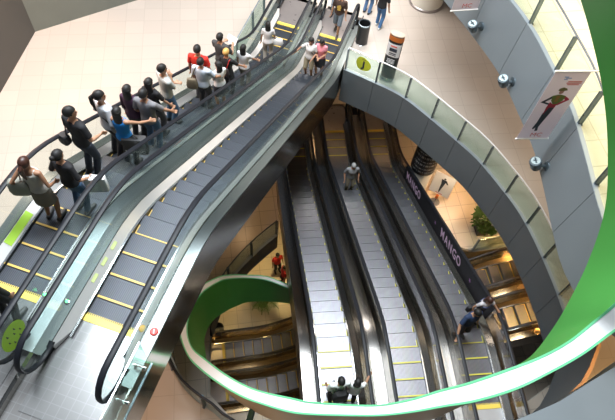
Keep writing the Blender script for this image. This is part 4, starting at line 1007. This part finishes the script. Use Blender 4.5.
# ------------------------------------------------------------------ light
w = bpy.data.worlds.new('World'); S.world = w; w.use_nodes = True
w.node_tree.nodes['Background'].inputs[0].default_value = (.62, .72, .85, 1); w.node_tree.nodes['Background'].inputs[1].default_value = .10
def area(name, loc, target, size, power, col, sy=None):
    L = bpy.data.lights.new(name, 'AREA'); L.shape = 'RECTANGLE'; L.size = size; L.size_y = sy or size; L.energy = power; L.color = col
    o = bpy.data.objects.new(name, L); C.objects.link(o); o.location = loc
    o.rotation_euler = (Vector(target) - Vector(loc)).to_track_quat('-Z', 'Y').to_euler(); o['kind'] = 'helper' if False else 'structure'; return o
def spot(name, loc, target, power, col, ang, blend=.6, rad=.15):
    L = bpy.data.lights.new(name, 'SPOT'); L.energy = power; L.color = col; L.spot_size = R(ang); L.spot_blend = blend; L.shadow_soft_size = rad
    o = bpy.data.objects.new(name, L); C.objects.link(o); o.location = loc
    o.rotation_euler = (Vector(target) - Vector(loc)).to_track_quat('-Z', 'Y').to_euler(); return o
def point(name, loc, power, col, rad=.2):
    L = bpy.data.lights.new(name, 'POINT'); L.energy = power; L.color = col; L.shadow_soft_size = rad
    o = bpy.data.objects.new(name, L); C.objects.link(o); o.location = loc; return o
WARM, GOLD, COOL = (1, .80, .60), (1, .62, .26), (.88, .95, 1)
area('skylight', (-2.0, 9.8, 22), (-.6, 7.0, 0), 11.5, 9600, COOL, 8)
area('hall_light', (-8.0, 9.5, 7.5), (-7.0, 9.5, 0), 3, 760, (1, .72, .57), 4)
spot('hall_spot', (-8.6, 13.2, 4.6), (-8.8, 13.0, 0), 260, (1, .62, .28), 75)
area('hall_light', (2.0, 17.5, 4.9), (2.0, 16.5, 0), 5, 760, (1, .93, .86), 3)
area('gallery_light', (8.2, 9.5, 8.6), (6.5, 9.0, 5.4), 3.5, 470, (1, .74, .36), 9)
area('hall_under_gallery', (7.8, 11.5, 3.7), (7.5, 11, 0), 3, 130, WARM, 5)
for x, y, e in ((.6, 17.2, 22), (3.0, 17.0, 26), (5.8, 13.0, 150), (7.4, 12.4, 120), (-2.6, 12.0, 45)):
    spot('lower_hall_light', (x, y, -1.50), (x, y, -5), e * 2.0, (1, .60, .28), 110)
spot('lower_hall_light', (8.8, 8.6, -1.6), (7.6, 10.0, -6), 900, (1, .60, .20), 70)
for x, y, e in ((-1.2, 11.6, 240), (-3.6, 9.0, 60), (-1.0, 6.0, 45)):
    spot('basement_light', (x, y + .0, L1 - 1.0), (x, y, B1), e * 1.6, (1, .72, .28), 140)
spot('hall_spot', (-4.0, .2, 3.9), (-2.2, 2.6, 0), 420, (1, .62, .32), 90)
spot('lower_hall_light', (5.2, 11.6, -1.55), (4.9, 12.8, -4.6), 420, (1, .74, .48), 48)
spot('hall_spot', (9.2, 5.4, 3.6), (8.0, 4.6, 0), 300, (1, .58, .22), 110)
# ------------------------------------------------------------------ camera
cam = bpy.data.cameras.new('camera'); co = bpy.data.objects.new('camera', cam); C.objects.link(co)
Rm = [[0.99202, 0.1260808, -0.0], [0.1073056, -0.8442948, 0.5250255], [0.0661956, -0.5208358, -0.8510865]]
co.matrix_world = Matrix(((Rm[0][0], -Rm[0][1], -Rm[0][2], 0), (Rm[1][0], -Rm[1][1], -Rm[1][2], 0), (Rm[2][0], -Rm[2][1], -Rm[2][2], 13.9), (0, 0, 0, 1)))
cam.sensor_width = 36; cam.lens = 36 * 585 / 615; cam.clip_start = .05; cam.clip_end = 200
S.camera = co
S.cycles.transparent_max_bounces = 24
S.cycles.sample_clamp_indirect = 2.5; S.cycles.blur_glossy = .6; S.cycles.caustics_reflective = False
S.view_settings.view_transform = 'Standard'; S.view_settings.look = 'None'; S.view_settings.gamma = 1; S.view_settings.exposure = 0.0
try: S.view_settings.use_curve_mapping = False
except Exception: pass
for o in bpy.data.objects:
    for k in ('_L', '_s'):
        if k in o: del o[k]
